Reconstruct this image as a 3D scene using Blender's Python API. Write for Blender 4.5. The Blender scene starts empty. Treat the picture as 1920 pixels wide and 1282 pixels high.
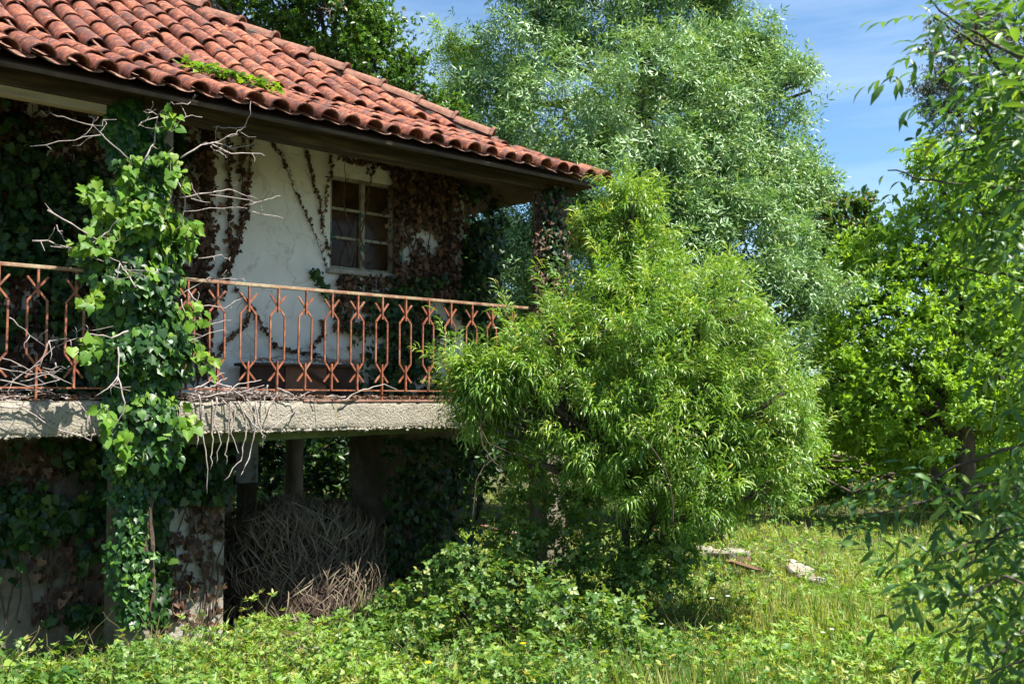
import bpy, math
import numpy as np
R = math.radians
# ---------------------------------------------------------------- camera
sc = bpy.context.scene
COL = sc.collection
CAMZ, PITCH, F = 2.0, R(3.4), 1867.0
cam = bpy.data.objects.new('camera', bpy.data.cameras.new('camera'))
COL.objects.link(cam)
cam.location = (0, 0, CAMZ)
cam.rotation_euler = (R(90) + PITCH, 0, 0)
cam.data.sensor_width = 36
cam.data.lens = F / 1920 * 36
cam.data.clip_end = 2000
cam.data.clip_start = 0.05
cam.data.dof.use_dof = True
cam.data.dof.focus_distance = 8.5
cam.data.dof.aperture_fstop = 5.6
sc.camera = cam
# ---------------------------------------------------------------- sky and sun
SUN_AZ = (0.93, -0.367)      # horizontal direction towards the sun
SUN_EL = R(61)
w = bpy.data.worlds.new('World'); sc.world = w; w.use_nodes = True
nt = w.node_tree; bg = nt.nodes['Background']
sky = nt.nodes.new('ShaderNodeTexSky'); sky.sky_type = 'NISHITA'; sky.sun_disc = False
sky.sun_elevation = SUN_EL
sky.sun_rotation = math.atan2(SUN_AZ[0], SUN_AZ[1])
sky.air_density = 1.0; sky.dust_density = 0.35; sky.ozone_density = 1.3
tcw = nt.nodes.new('ShaderNodeTexCoord')
mpw = nt.nodes.new('ShaderNodeMapping'); mpw.inputs['Scale'].default_value = (1.3, 1.3, 9); mpw.inputs['Location'].default_value = (1.7, .4, .9)
nzw = nt.nodes.new('ShaderNodeTexNoise'); nzw.inputs['Scale'].default_value = 1.6; nzw.inputs['Detail'].default_value = 7; nzw.inputs['Roughness'].default_value = .58
crw = nt.nodes.new('ShaderNodeValToRGB'); crw.color_ramp.elements[0].position = .38; crw.color_ramp.elements[1].position = .85
crw.color_ramp.elements[0].color = (0, 0, 0, 1); crw.color_ramp.elements[1].color = (.55, .55, .55, 1)
mxw = nt.nodes.new('ShaderNodeMixRGB'); mxw.inputs['Color2'].default_value = (6.2, 7.2, 8.2, 1)
L = nt.links.new
L(tcw.outputs['Generated'], mpw.inputs['Vector']); L(mpw.outputs['Vector'], nzw.inputs['Vector'])
L(nzw.outputs['Fac'], crw.inputs['Fac']); L(crw.outputs['Color'], mxw.inputs['Fac'])
tint = nt.nodes.new('ShaderNodeMixRGB'); tint.blend_type = 'MULTIPLY'; tint.inputs['Fac'].default_value = 1; tint.inputs['Color2'].default_value = (.76, .98, 1.10, 1)
L(sky.outputs['Color'], tint.inputs['Color1']); L(tint.outputs['Color'], mxw.inputs['Color1']); L(mxw.outputs['Color'], bg.inputs['Color'])
bg.inputs['Strength'].default_value = 0.062
sd = bpy.data.lights.new('sun', 'SUN'); sd.energy = 5.0; sd.angle = R(.53); sd.color = (1, .955, .88)
sun = bpy.data.objects.new('sun', sd); COL.objects.link(sun)
from mathutils import Vector, Matrix
svec = Vector((SUN_AZ[0] * math.cos(SUN_EL), SUN_AZ[1] * math.cos(SUN_EL), math.sin(SUN_EL)))
sun.rotation_euler = svec.to_track_quat('Z', 'Y').to_euler()
sc.view_settings.view_transform = 'Standard'; sc.view_settings.look = 'None'
sc.view_settings.exposure = 1.6; sc.view_settings.gamma = 1
sc.view_settings.use_curve_mapping = False

# ---------------------------------------------------------------- helpers: places
CP, SP = math.cos(PITCH), math.sin(PITCH)
def ray(px, py):
    u = (px - 960) / F; v = -(py - 641) / F
    return np.array([u, CP - v * SP, SP + v * CP])
CAM = np.array([0, 0, CAMZ])
def at(px, py, Y):
    d = ray(px, py); return CAM + d * (Y / d[1])
def proj(P):
    P = np.asarray(P, float) - CAM
    y = P[..., 1] * CP + P[..., 2] * SP; z = -P[..., 1] * SP + P[..., 2] * CP
    return 960 + F * P[..., 0] / y, 641 - F * z / y, y
HA = np.array([-3.55, 6.9, 0.0]); HU = np.array([.746, .666, 0]); HD = np.array([-.666, .746, 0])
def H(s, d, z): return HA + HU * s + HD * d + np.array([0, 0, z])
def onplane(px, py, d):
    """house coordinates (s, z) of the wall plane at depth d seen at a place of the photograph"""
    r = ray(px, py); o = CAM - HA
    k = (d - o @ HD) / (r @ HD); p = o + r * k
    return float(p @ HU), float(p[2])
def toH(P):
    p = np.asarray(P, float) - HA
    return np.stack([p @ HU, p @ HD, p[..., 2]], -1)
def gh(x, y):
    x = np.asarray(x, float); y = np.asarray(y, float)
    h = .05 * np.sin(x * .9 + 1) * np.cos(y * .7) + .03 * np.sin(x * 2.3 + y * 1.7) + .02 * np.sin(y * 3.1 - x)
    return h * np.clip((y - 2) / 4, 0, 1)

# ---------------------------------------------------------------- helpers: meshes
def mesh(name, V, Fc, mats=None, rnd=None, smooth=False, midx=None):
    V = np.asarray(V, np.float32).reshape(-1, 3)
    me = bpy.data.meshes.new(name)
    if isinstance(Fc, np.ndarray):
        n, k = Fc.shape
        me.vertices.add(len(V)); me.vertices.foreach_set('co', V.ravel())
        me.loops.add(n * k); me.loops.foreach_set('vertex_index', Fc.astype(np.int32).ravel())
        me.polygons.add(n)
        me.polygons.foreach_set('loop_start', np.arange(0, n * k, k, dtype=np.int32))
        me.update(calc_edges=True)
    else:
        me.from_pydata([tuple(map(float, v)) for v in V], [], [tuple(int(i) for i in f) for f in Fc])
    if rnd is not None:
        a = me.attributes.new('rnd', 'FLOAT', 'POINT'); a.data.foreach_set('value', np.asarray(rnd, np.float32))
    for m in (mats if isinstance(mats, (list, tuple)) else [mats]):
        if m: me.materials.append(m)
    if midx is not None: me.polygons.foreach_set('material_index', np.asarray(midx, np.int32))
    if smooth: me.polygons.foreach_set('use_smooth', np.ones(len(me.polygons), bool))
    me.update()
    return me
def obj(name, me, parent=None, loc=None, rot=None, scale=None, kind=None, label=None):
    o = bpy.data.objects.new(name, me); COL.objects.link(o)
    if parent is not None: o.parent = parent
    if loc is not None: o.location = tuple(map(float, loc))
    if rot is not None: o.rotation_euler = rot
    if scale is not None: o.scale = scale if hasattr(scale, '__len__') else (scale,) * 3
    if kind: o['kind'] = kind
    if label: o['label'] = label
    return o
def thing(name, label, cat, loc=(0, 0, 0), rz=0, group=None):
    o = obj(name, None, None, loc, (0, 0, rz))
    o['label'] = label; o['category'] = cat
    if group: o['group'] = group
    return o
class MB:
    def __init__(s): s.v = []; s.f = []; s.n = 0; s.r = []
    def add(s, V, Fc, r=0.):
        V = np.asarray(V, float); s.v.append(V); s.f += [tuple(int(i) + s.n for i in q) for q in Fc]; s.n += len(V); s.r.append(np.full(len(V), r)); return s
    def box(s, a, b, r=0.):
        x0, y0, z0 = a; x1, y1, z1 = b
        V = [(x0,y0,z0),(x1,y0,z0),(x1,y1,z0),(x0,y1,z0),(x0,y0,z1),(x1,y0,z1),(x1,y1,z1),(x0,y1,z1)]
        return s.add(V, [(0,3,2,1),(4,5,6,7),(0,1,5,4),(1,2,6,5),(2,3,7,6),(3,0,4,7)], r)
    def bar(s, p, q, w, h, up=(0, 0, 1)):
        p = np.array(p, float); q = np.array(q, float); t = q - p; t /= np.linalg.norm(t)
        a = np.cross(t, up)
        if np.linalg.norm(a) < 1e-3: a = np.cross(t, (1, 0, 0))
        a /= np.linalg.norm(a); b = np.cross(a, t)
        V = [c + a * w / 2 * i + b * h / 2 * j for c in (p, q) for i, j in ((-1,-1),(1,-1),(1,1),(-1,1))]
        return s.add(V, [(3,2,1,0),(4,5,6,7),(0,1,5,4),(1,2,6,5),(2,3,7,6),(3,0,4,7)])
    def tube(s, pts, rad, n=5, r=0.):
        P = np.asarray(pts, float); m = len(P)
        rad = np.broadcast_to(np.asarray(rad, float), (m,))
        T = np.gradient(P, axis=0); T /= np.linalg.norm(T, axis=1)[:, None] + 1e-9
        ref = np.array([.31, .17, .93]) if abs(T[0, 2]) < .8 else np.array([.93, .31, .17])
        A = np.cross(T, ref); A /= np.linalg.norm(A, axis=1)[:, None] + 1e-9; B = np.cross(T, A)
        th = np.arange(n) * 2 * math.pi / n
        V = P[:, None] + rad[:, None, None] * (np.cos(th)[None, :, None] * A[:, None] + np.sin(th)[None, :, None] * B[:, None])
        fs = [(i*n+j, i*n+(j+1)%n, (i+1)*n+(j+1)%n, (i+1)*n+j) for i in range(m-1) for j in range(n)]
        fs.append(tuple(range(n))[::-1]); fs.append(tuple((m-1)*n+j for j in range(n)))
        return s.add(V.reshape(-1, 3), fs, r)
    def mesh(s, name, m=None, smooth=False):
        return mesh(name, np.concatenate(s.v), s.f, m, np.concatenate(s.r), smooth)
    def obj(s, name, m, parent=None, smooth=False, bevel=0, **k):
        o = obj(name, s.mesh(name, m, smooth), parent, **k)
        if bevel:
            b = o.modifiers.new('bevel', 'BEVEL'); b.width = bevel; b.segments = 2; b.limit_method = 'ANGLE'
        return o
def wob(rs, p, q, n=6, amp=.05, sag=0.):
    p = np.asarray(p, float); q = np.asarray(q, float)
    t = np.linspace(0, 1, n)[:, None]; L_ = np.linalg.norm(q - p)
    o = rs.normal(0, amp * L_, (n, 3)) * np.sin(t * math.pi) ** .7
    o = o + np.array([0, 0, -1]) * sag * L_ * np.sin(t * math.pi)
    return p + (q - p) * t + o

# ---------------------------------------------------------------- helpers: materials
def newmat(name):
    m = bpy.data.materials.new(name); m.use_nodes = True
    nt = m.node_tree; return m, nt, nt.nodes['Principled BSDF']
def ramp(nt, fac, stops):
    r = nt.nodes.new('ShaderNodeValToRGB'); e = r.color_ramp.elements
    e[0].position, e[0].color = stops[0][0], (*stops[0][1], 1); e[1].position, e[1].color = stops[-1][0], (*stops[-1][1], 1)
    for p, c in stops[1:-1]:
        x = e.new(p); x.color = (*c, 1)
    nt.links.new(fac, r.inputs['Fac']); return r.outputs['Color']
def noise(nt, scale, detail=5, rough=.6, coord='Object', vec=None, dist=0.):
    n = nt.nodes.new('ShaderNodeTexNoise'); n.inputs['Scale'].default_value = scale
    n.inputs['Detail'].default_value = detail; n.inputs['Roughness'].default_value = rough; n.inputs['Distortion'].default_value = dist
    if vec is None:
        t = nt.nodes.new('ShaderNodeTexCoord'); vec = t.outputs[coord]
    nt.links.new(vec, n.inputs['Vector']); return n.outputs['Fac']
def mixc(nt, fac, a, b, mode='MIX'):
    m = nt.nodes.new('ShaderNodeMixRGB'); m.blend_type = mode
    for k, v in (('Fac', fac), ('Color1', a), ('Color2', b)):
        if isinstance(v, (int, float)): m.inputs[k].default_value = v
        elif isinstance(v, tuple): m.inputs[k].default_value = (*v, 1)
        else: nt.links.new(v, m.inputs[k])
    return m.outputs['Color']
def bump(nt, bs, h, strength=.5, dist=.01):
    b = nt.nodes.new('ShaderNodeBump'); b.inputs['Strength'].default_value = strength; b.inputs['Distance'].default_value = dist
    nt.links.new(h, b.inputs['Height']); nt.links.new(b.outputs['Normal'], bs.inputs['Normal'])
def math_(nt, op, a, b=None):
    m = nt.nodes.new('ShaderNodeMath'); m.operation = op
    for i, v in enumerate((a, b)):
        if v is None: continue
        if isinstance(v, (int, float)): m.inputs[i].default_value = v
        else: nt.links.new(v, m.inputs[i])
    return m.outputs[0]
def leafmat(name, stops, transl=.35, rough=.42, spec=.45, tcol=None):
    m, nt, bs = newmat(name)
    at_ = nt.nodes.new('ShaderNodeAttribute'); at_.attribute_name = 'rnd'
    oi = nt.nodes.new('ShaderNodeObjectInfo')
    f = math_(nt, 'FRACT', math_(nt, 'ADD', at_.outputs['Fac'], oi.outputs['Random']))
    c = ramp(nt, f, stops)
    nt.links.new(c, bs.inputs['Base Color']); bs.inputs['Roughness'].default_value = rough
    bs.inputs['Specular IOR Level'].default_value = spec
    tr = nt.nodes.new('ShaderNodeBsdfTranslucent')
    hs = mixc(nt, 1.0, c, tcol or (1.6, 1.5, .6), 'MULTIPLY')
    nt.links.new(hs, tr.inputs['Color'])
    mx = nt.nodes.new('ShaderNodeMixShader'); mx.inputs[0].default_value = transl
    nt.links.new(bs.outputs[0], mx.inputs[1]); nt.links.new(tr.outputs[0], mx.inputs[2])
    nt.links.new(mx.outputs[0], nt.nodes['Material Output'].inputs['Surface'])
    return m
def simple(name, stops, scale=6, detail=6, rough=.85, bumps=.4, bd=.01, coord='Object', scalev=None, spec=.3, bscale=None):
    m, nt, bs = newmat(name)
    tc = nt.nodes.new('ShaderNodeTexCoord'); v = tc.outputs[coord]
    if scalev:
        mp = nt.nodes.new('ShaderNodeMapping'); mp.inputs['Scale'].default_value = scalev; nt.links.new(v, mp.inputs['Vector']); v = mp.outputs['Vector']
    f = noise(nt, scale, detail, .65, vec=v)
    nt.links.new(ramp(nt, f, stops), bs.inputs['Base Color']); bs.inputs['Roughness'].default_value = rough
    bs.inputs['Specular IOR Level'].default_value = spec
    if bumps: bump(nt, bs, noise(nt, bscale or scale * 4, 6, .7, vec=v), bumps, bd)
    return m

M = {}
G = lambda *c: c
M['ash'] = leafmat('ash_leaf', [(0, (.075, .155, .045)), (.4, (.170, .310, .105)), (.8, (.27, .405, .175)), (1, (.36, .47, .26))], .22, .45, .45)
M['oak'] = leafmat('dark_leaf', [(0, (.030, .090, .012)), (.5, (.085, .185, .022)), (.93, (.075, .150, .022)), (.97, (.20, .10, .02)), (1, (.25, .11, .02))], .34, .4, .5)
M['bright'] = leafmat('bright_leaf', [(0, (.09, .20, .016)), (.5, (.20, .35, .030)), (1, (.31, .46, .06))], .42, .42, .45)
M['peach'] = leafmat('peach_leaf', [(0, (.070, .160, .018)), (.4, (.145, .275, .034)), (.78, (.25, .36, .065)), (1, (.46, .45, .18))], .32, .42, .5)  # palest stop paints highlights onto a share of the leaves
M['olive'] = leafmat('olive_leaf', [(0, (.06, .075, .04)), (.6, (.12, .135, .08)), (1, (.21, .20, .12))], .25, .45, .5)
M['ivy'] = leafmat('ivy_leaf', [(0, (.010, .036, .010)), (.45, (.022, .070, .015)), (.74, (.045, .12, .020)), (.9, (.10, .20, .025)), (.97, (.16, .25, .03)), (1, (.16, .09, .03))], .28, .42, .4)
M['ivydark'] = leafmat('shaded_ivy_leaf', [(0, (.007, .022, .006)), (.6, (.016, .048, .010)), (.9, (.035, .085, .012)), (1, (.08, .11, .02))], .2, .45, .3)  # ivy leaf copy darkened for shaded walls, shade put into the colour
M['ivyyoung'] = leafmat('young_ivy_leaf', [(0, (.05, .14, .012)), (.6, (.11, .23, .018)), (1, (.20, .30, .03))], .42, .5, .3)
M['bramble'] = leafmat('bramble_leaf', [(0, (.040, .105, .018)), (.5, (.095, .190, .032)), (.9, (.17, .27, .055)), (1, (.29, .29, .07))], .36, .45, .45)
M['weed'] = leafmat('weed_leaf', [(0, (.050, .135, .020)), (.5, (.130, .260, .036)), (.86, (.22, .33, .058)), (1, (.36, .32, .10))], .40, .5, .4)
M['grass'] = leafmat('grass_blade', [(0, (.08, .155, .022)), (.5, (.155, .240, .036)), (.86, (.24, .31, .065)), (.95, (.38, .34, .15)), (1, (.46, .38, .20))], .40, .5, .35)
M['near'] = leafmat('near_ash_leaf', [(0, (.030, .095, .022)), (.5, (.080, .175, .030)), (.9, (.16, .27, .045)), (1, (.24, .33, .06))], .40, .42, .5)
M['dry'] = leafmat('dry_leaf', [(0, (.035, .020, .013)), (.5, (.085, .045, .027)), (1, (.19, .11, .065))], .12, .7, .2, (1.2, 1, .8))
M['hay'] = leafmat('dry_frond', [(0, (.07, .052, .034)), (.5, (.16, .125, .082)), (1, (.33, .28, .20))], .15, .6, .3, (1.1, 1, .8))
M['bark'] = simple('bark', [(.3, (.045, .035, .026)), (.7, (.13, .105, .08))], 9, 6, .95, .8, .02, scalev=(1, 1, .3))
M['twig'] = simple('grey_twig', [(.3, (.17, .135, .12)), (.7, (.40, .34, .31))], 20, 4, .85, .2, .003)
M['vinestem'] = simple('vine_stem', [(.3, (.05, .034, .024)), (.7, (.13, .09, .065))], 20, 4, .9, .2, .003)
M['greenstem'] = simple('green_stem', [(.3, (.06, .08, .025)), (.7, (.13, .10, .045))], 14, 3, .6, 0)
M['beam'] = simple('old_beam_wood', [(.30, (.012, .008, .005)), (.5, (.040, .026, .015)), (.68, (.11, .075, .042))], 5, 8, .85, .6, .01, scalev=(.25, 3, 3))
M['palewood'] = simple('pale_batten_wood', [(.3, (.20, .155, .085)), (.7, (.36, .29, .17))], 5, 8, .85, .4, .01, scalev=(.25, 3, 3))
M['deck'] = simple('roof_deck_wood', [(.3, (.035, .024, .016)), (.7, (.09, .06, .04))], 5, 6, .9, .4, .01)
M['mossbeam'] = simple('mossy_concrete', [(.3, (.060, .075, .016)), (.7, (.13, .14, .045))], 7, 6, .95, .6, .01)
M['trim'] = simple('window_paint', [(.3, (.11, .09, .06)), (.48, (.27, .24, .17)), (.56, (.36, .33, .25)), (.60, (.05, .12, .08)), (.8, (.04, .10, .065))], 5, 6, .6, .3, .003)
M['sill'] = simple('sill_stone', [(.3, (.20, .17, .14)), (.7, (.42, .38, .33))], 9, 6, .85, .4, .006)
M['paleplaster'] = simple('stained_plaster', [(.34, (.07, .055, .038)), (.47, (.20, .17, .13)), (.6, (.36, .33, .28)), (.8, (.46, .43, .38))], 3.5, 9, .95, .8, .02, bscale=20)
M['box'] = simple('brown_board', [(.3, (.07, .036, .022)), (.6, (.16, .085, .05)), (.8, (.24, .14, .09))], 4, 6, .8, .3, .004)
M['boxdark'] = simple('rotten_board', [(.3, (.025, .015, .011)), (.8, (.07, .04, .03))], 6, 6, .9, .5, .01)
M['bluepaint'] = simple('flaking_blue_paint', [(.35, (.12, .10, .085)), (.45, (.36, .42, .50)), (.8, (.55, .60, .66))], 6, 8, .7, .5, .006)
M['stone'] = simple('pale_stone', [(.35, (.11, .09, .06)), (.5, (.28, .24, .19)), (.8, (.40, .36, .31))], 7, 8, .9, .7, .02)
M['rustplank'] = simple('red_brown_plank', [(.35, (.06, .035, .022)), (.7, (.19, .10, .06))], 6, 8, .85, .5, .008, scalev=(.3, 3, 3))
M['postwood'] = simple('dark_red_brown_wood', [(.3, (.035, .018, .012)), (.6, (.10, .048, .028)), (.8, (.17, .09, .055))], 6, 8, .85, .5, .008, scalev=(3, 3, .4))
M['greyplank'] = simple('grey_plank', [(.3, (.20, .165, .13)), (.7, (.50, .44, .36))], 6, 8, .85, .5, .008, scalev=(.3, 3, 3))
M['soil'] = simple('soil', [(.3, (.045, .040, .020)), (.5, (.070, .075, .025)), (.7, (.12, .11, .05))], 3, 10, .95, .8, .05)
M['hill'] = simple('hill_scrub', [(.3, (.10, .14, .13)), (.7, (.20, .24, .25))], .05, 8, .95, 0)
M['yellow'] = leafmat('yellow_petal', [(0, (.75, .45, .01)), (1, (.85, .62, .02))], .3, .6, .2, (1, 1, .5))
M['white'] = leafmat('white_petal', [(0, (.70, .70, .62)), (1, (.80, .80, .74))], .3, .6, .2, (1, 1, 1))
# glass
m, nt, bs = newmat('old_glass'); M['glass'] = m
bs.inputs['Base Color'].default_value = (.020, .017, .012, 1); bs.inputs['Roughness'].default_value = .12; bs.inputs['Specular IOR Level'].default_value = .12
nz = noise(nt, 3, 5, .6); nt.links.new(ramp(nt, nz, [(.35, (.020, .010, .005)), (.75, (.085, .050, .024))]), bs.inputs['Base Color'])
bump(nt, bs, noise(nt, 2.5, 2, .5), .25, .03)
# rust metal
m, nt, bs = newmat('rusty_iron'); M['rust'] = m
tc = nt.nodes.new('ShaderNodeTexCoord')
oi = nt.nodes.new('ShaderNodeObjectInfo'); va = nt.nodes.new('ShaderNodeVectorMath'); va.operation = 'ADD'; cb = nt.nodes.new('ShaderNodeCombineXYZ')
nt.links.new(math_(nt, 'MULTIPLY', oi.outputs['Random'], 23.0), cb.inputs[2]); nt.links.new(tc.outputs['Object'], va.inputs[0]); nt.links.new(cb.outputs[0], va.inputs[1])
a = noise(nt, 16, 8, .75, vec=va.outputs[0]); b = noise(nt, 5, 4, .6, vec=va.outputs[0])
c1 = ramp(nt, a, [(.32, (.060, .020, .012)), (.46, (.17, .050, .022)), (.56, (.28, .088, .036)), (.68, (.38, .165, .08))])
c2 = mixc(nt, ramp(nt, b, [(.54, (0, 0, 0)), (.68, (.45, .45, .45))]), c1, (.36, .22, .15))
nt.links.new(c2, bs.inputs['Base Color']); bs.inputs['Roughness'].default_value = .62; bump(nt, bs, a, .5, .002)
# handrail: more worn, grey and ochre
m, nt, bs = newmat('worn_handrail'); M['rail'] = m
tc = nt.nodes.new('ShaderNodeTexCoord'); a = noise(nt, 11, 8, .7, vec=tc.outputs['Object'])
nt.links.new(ramp(nt, a, [(.30, (.10, .035, .020)), (.45, (.24, .11, .06)), (.56, (.29, .22, .12)), (.72, (.38, .31, .22))]), bs.inputs['Base Color'])
bs.inputs['Roughness'].default_value = .6; bump(nt, bs, a, .4, .002)
# concrete slab: exposed aggregate
m, nt, bs = newmat('aggregate_concrete'); M['concrete'] = m
tc = nt.nodes.new('ShaderNodeTexCoord'); v = tc.outputs['Object']
vo = nt.nodes.new('ShaderNodeTexVoronoi'); vo.inputs['Scale'].default_value = 55; nt.links.new(v, vo.inputs['Vector'])
big = noise(nt, 2.2, 6, .7, vec=v); fine = noise(nt, 60, 5, .8, vec=v)
base = ramp(nt, big, [(.25, (.17, .148, .110)), (.5, (.31, .275, .215)), (.75, (.41, .37, .305))])
pits = ramp(nt, fine, [(.36, (.16, .14, .11)), (.47, (1, 1, 1))])
base = mixc(nt, 1.0, base, pits, 'MULTIPLY')
mp = nt.nodes.new('ShaderNodeMapping'); mp.inputs['Scale'].default_value = (5, 1, .35); nt.links.new(v, mp.inputs['Vector'])
st = noise(nt, 2.2, 6, .6, vec=mp.outputs['Vector'])
base = mixc(nt, ramp(nt, st, [(.56, (0, 0, 0)), (.70, (.6, .6, .6))]), base, (.20, .155, .07))
nt.links.new(base, bs.inputs['Base Color']); bs.inputs['Roughness'].default_value = .95
bb = math_(nt, 'ADD', fine, math_(nt, 'MULTIPLY', vo.outputs['Distance'], .6)); bump(nt, bs, bb, .9, .012)
# plaster wall: lime white with soot and dirt marks
m, nt, bs = newmat('white_plaster'); M['plaster'] = m
tc = nt.nodes.new('ShaderNodeTexCoord'); v = tc.outputs['Object']
big = noise(nt, 1.1, 8, .7, vec=v); fi = noise(nt, 18, 6, .7, vec=v)
base = ramp(nt, big, [(.3, (.40, .36, .29)), (.42, (.66, .63, .57)), (.7, (.78, .76, .72))])
mp = nt.nodes.new('ShaderNodeMapping'); mp.inputs['Scale'].default_value = (3, 1, .5); nt.links.new(v, mp.inputs['Vector'])
st = noise(nt, 3, 8, .7, vec=mp.outputs['Vector'])
base = mixc(nt, ramp(nt, st, [(.58, (0, 0, 0)), (.80, (.5, .5, .5))]), base, (.30, .25, .19))
g2 = noise(nt, 4.5, 9, .78, vec=v, dist=.6)
base = mixc(nt, ramp(nt, g2, [(.53, (0, 0, 0)), (.63, (.55, .55, .55))]), base, (.42, .37, .29))
vc = nt.nodes.new('ShaderNodeTexVoronoi'); vc.feature = 'DISTANCE_TO_EDGE'; vc.inputs['Scale'].default_value = 1.1
nv = nt.nodes.new('ShaderNodeTexNoise'); nv.inputs['Scale'].default_value = 5; nv.inputs['Detail'].default_value = 6; nt.links.new(v, nv.inputs['Vector'])
av = nt.nodes.new('ShaderNodeMixRGB'); av.inputs['Fac'].default_value = .22; nt.links.new(v, av.inputs['Color1']); nt.links.new(nv.outputs['Color'], av.inputs['Color2']); nt.links.new(av.outputs['Color'], vc.inputs['Vector'])
base = mixc(nt, ramp(nt, vc.outputs['Distance'], [(0, (.4, .4, .4)), (.005, (0, 0, 0))]), base, (.12, .10, .08))
nt.links.new(base, bs.inputs['Base Color']); bs.inputs['Roughness'].default_value = .9; bump(nt, bs, fi, .35, .006)
# lower walls: bare dirty render with moss
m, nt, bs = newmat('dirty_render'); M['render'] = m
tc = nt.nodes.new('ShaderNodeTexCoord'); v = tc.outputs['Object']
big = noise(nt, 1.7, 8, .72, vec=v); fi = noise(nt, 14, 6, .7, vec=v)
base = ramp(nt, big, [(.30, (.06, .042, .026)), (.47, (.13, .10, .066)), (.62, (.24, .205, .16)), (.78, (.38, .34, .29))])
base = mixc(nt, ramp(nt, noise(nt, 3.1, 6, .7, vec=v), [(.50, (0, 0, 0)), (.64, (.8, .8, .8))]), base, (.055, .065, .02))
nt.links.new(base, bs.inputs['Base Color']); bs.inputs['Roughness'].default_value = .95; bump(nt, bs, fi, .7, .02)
# roof tile
def tilemat(name, seed):
    m, nt, bs = newmat(name)
    tc = nt.nodes.new('ShaderNodeTexCoord'); oi = nt.nodes.new('ShaderNodeObjectInfo')
    va = nt.nodes.new('ShaderNodeVectorMath'); va.operation = 'ADD'
    cb = nt.nodes.new('ShaderNodeCombineXYZ')
    k = math_(nt, 'MULTIPLY', oi.outputs['Random'], 37.0)
    for i in range(3): nt.links.new(k, cb.inputs[i])
    nt.links.new(tc.outputs['Object'], va.inputs[0]); nt.links.new(cb.outputs[0], va.inputs[1]); v = va.outputs[0]
    n1 = noise(nt, 13, 8, .75, vec=v); n2 = noise(nt, 26, 6, .75, vec=v); n3 = noise(nt, 9, 7, .75, vec=v, dist=1.0)
    base = ramp(nt, n1, [(.30, (.055, .020, .014)), (.44, (.150, .042, .023)), (.55, (.30, .088, .038)), (.68, (.50, .215, .10))])
    tone = ramp(nt, oi.outputs['Random'], [(0, (.50, .44, .43)), (.3, (.85, .80, .78)), (.7, (1.0, .98, .95)), (1, (1.25, 1.35, 1.3))])
    base = mixc(nt, 1.0, base, tone, 'MULTIPLY')
    base = mixc(nt, ramp(nt, n3, [(.49, (0, 0, 0)), (.60, (.88, .88, .88))]), base, (.052, .030, .026))   # soot and algae
    base = mixc(nt, ramp(nt, n2, [(.61, (0, 0, 0)), (.67, (.7, .7, .7))]), base, (.46, .33, .25))      # pale lichen spots
    nt.links.new(base, bs.inputs['Base Color']); bs.inputs['Roughness'].default_value = .8
    bump(nt, bs, n2, .5, .006); return m
M['tile'] = tilemat('clay_tile', 1)
M['channel'] = simple('channel_clay', [(.3, (.10, .045, .033)), (.5, (.22, .11, .075)), (.75, (.40, .26, .20))], 12, 8, .85, .5, .01)
M['ridgetile'] = simple('pale_ridge_clay', [(.32, (.07, .04, .03)), (.5, (.19, .085, .055)), (.72, (.34, .20, .14))], 8, 8, .85, .6, .01)
M['mortar'] = simple('dark_mortar', [(.3, (.05, .04, .033)), (.7, (.19, .15, .12))], 14, 8, .95, .9, .02)

# ---------------------------------------------------------------- helpers: foliage
def leaf1(Ln, W, z=.0, fold=.18):      # 2 triangles
    return np.array([(0, 0, 0), (W/2, .45*Ln, fold*W), (0, Ln, -z), (-W/2, .45*Ln, fold*W)]), np.array([(0, 1, 2), (0, 2, 3)])
def leaf3(Ln, W, droop=.3, fold=.15):  # 8 triangles, curved and folded along the midrib
    V = [(0, 0, 0)]; n = 0
    for t, wd in ((.3, .85), (.62, 1.), ):
        y, z = t * Ln * (1 - .12 * droop * t), -droop * Ln * t * t
        V += [(-W/2*wd, y, z + fold*W), (0, y, z), (W/2*wd, y, z + fold*W)]
    V.append((0, Ln * (1 - .2 * droop), -droop * Ln))
    return np.array(V), np.array([(0,2,1),(0,3,2),(1,2,5),(1,5,4),(2,3,6),(2,6,5),(4,5,7),(5,6,7)])
def leaf_ivy(S, cup=.12):
    a = [(0,.0),(.27,-.15),(.50,.06),(.42,.28),(.42,.50),(.22,.66),(0,1.0),(-.22,.66),(-.42,.50),(-.42,.28),(-.50,.06),(-.27,-.15)]
    V = [(0, .32, 0)] + [(x, y, -cup * (x*x*2 + (y-.3)**2)) for x, y in a]
    return np.array(V) * S, np.array([(0, i, i % 12 + 1) for i in range(1, 13)])
def rotm(d, up=None, rs=None, roll=0.):
    d = d / (np.linalg.norm(d, axis=-1, keepdims=True) + 1e-9); n = len(d)
    if up is None: up = np.tile([0, 0, 1.], (n, 1))
    if rs is not None and roll: up = up + rs.normal(0, roll, (n, 3))
    x = np.cross(d, up); ln = np.linalg.norm(x, axis=1, keepdims=True); x = np.where(ln < 1e-3, np.array([1., 0, 0]), x / (ln + 1e-9))
    z = np.cross(x, d)
    return np.stack([x, d, z], -1)     # columns
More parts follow.
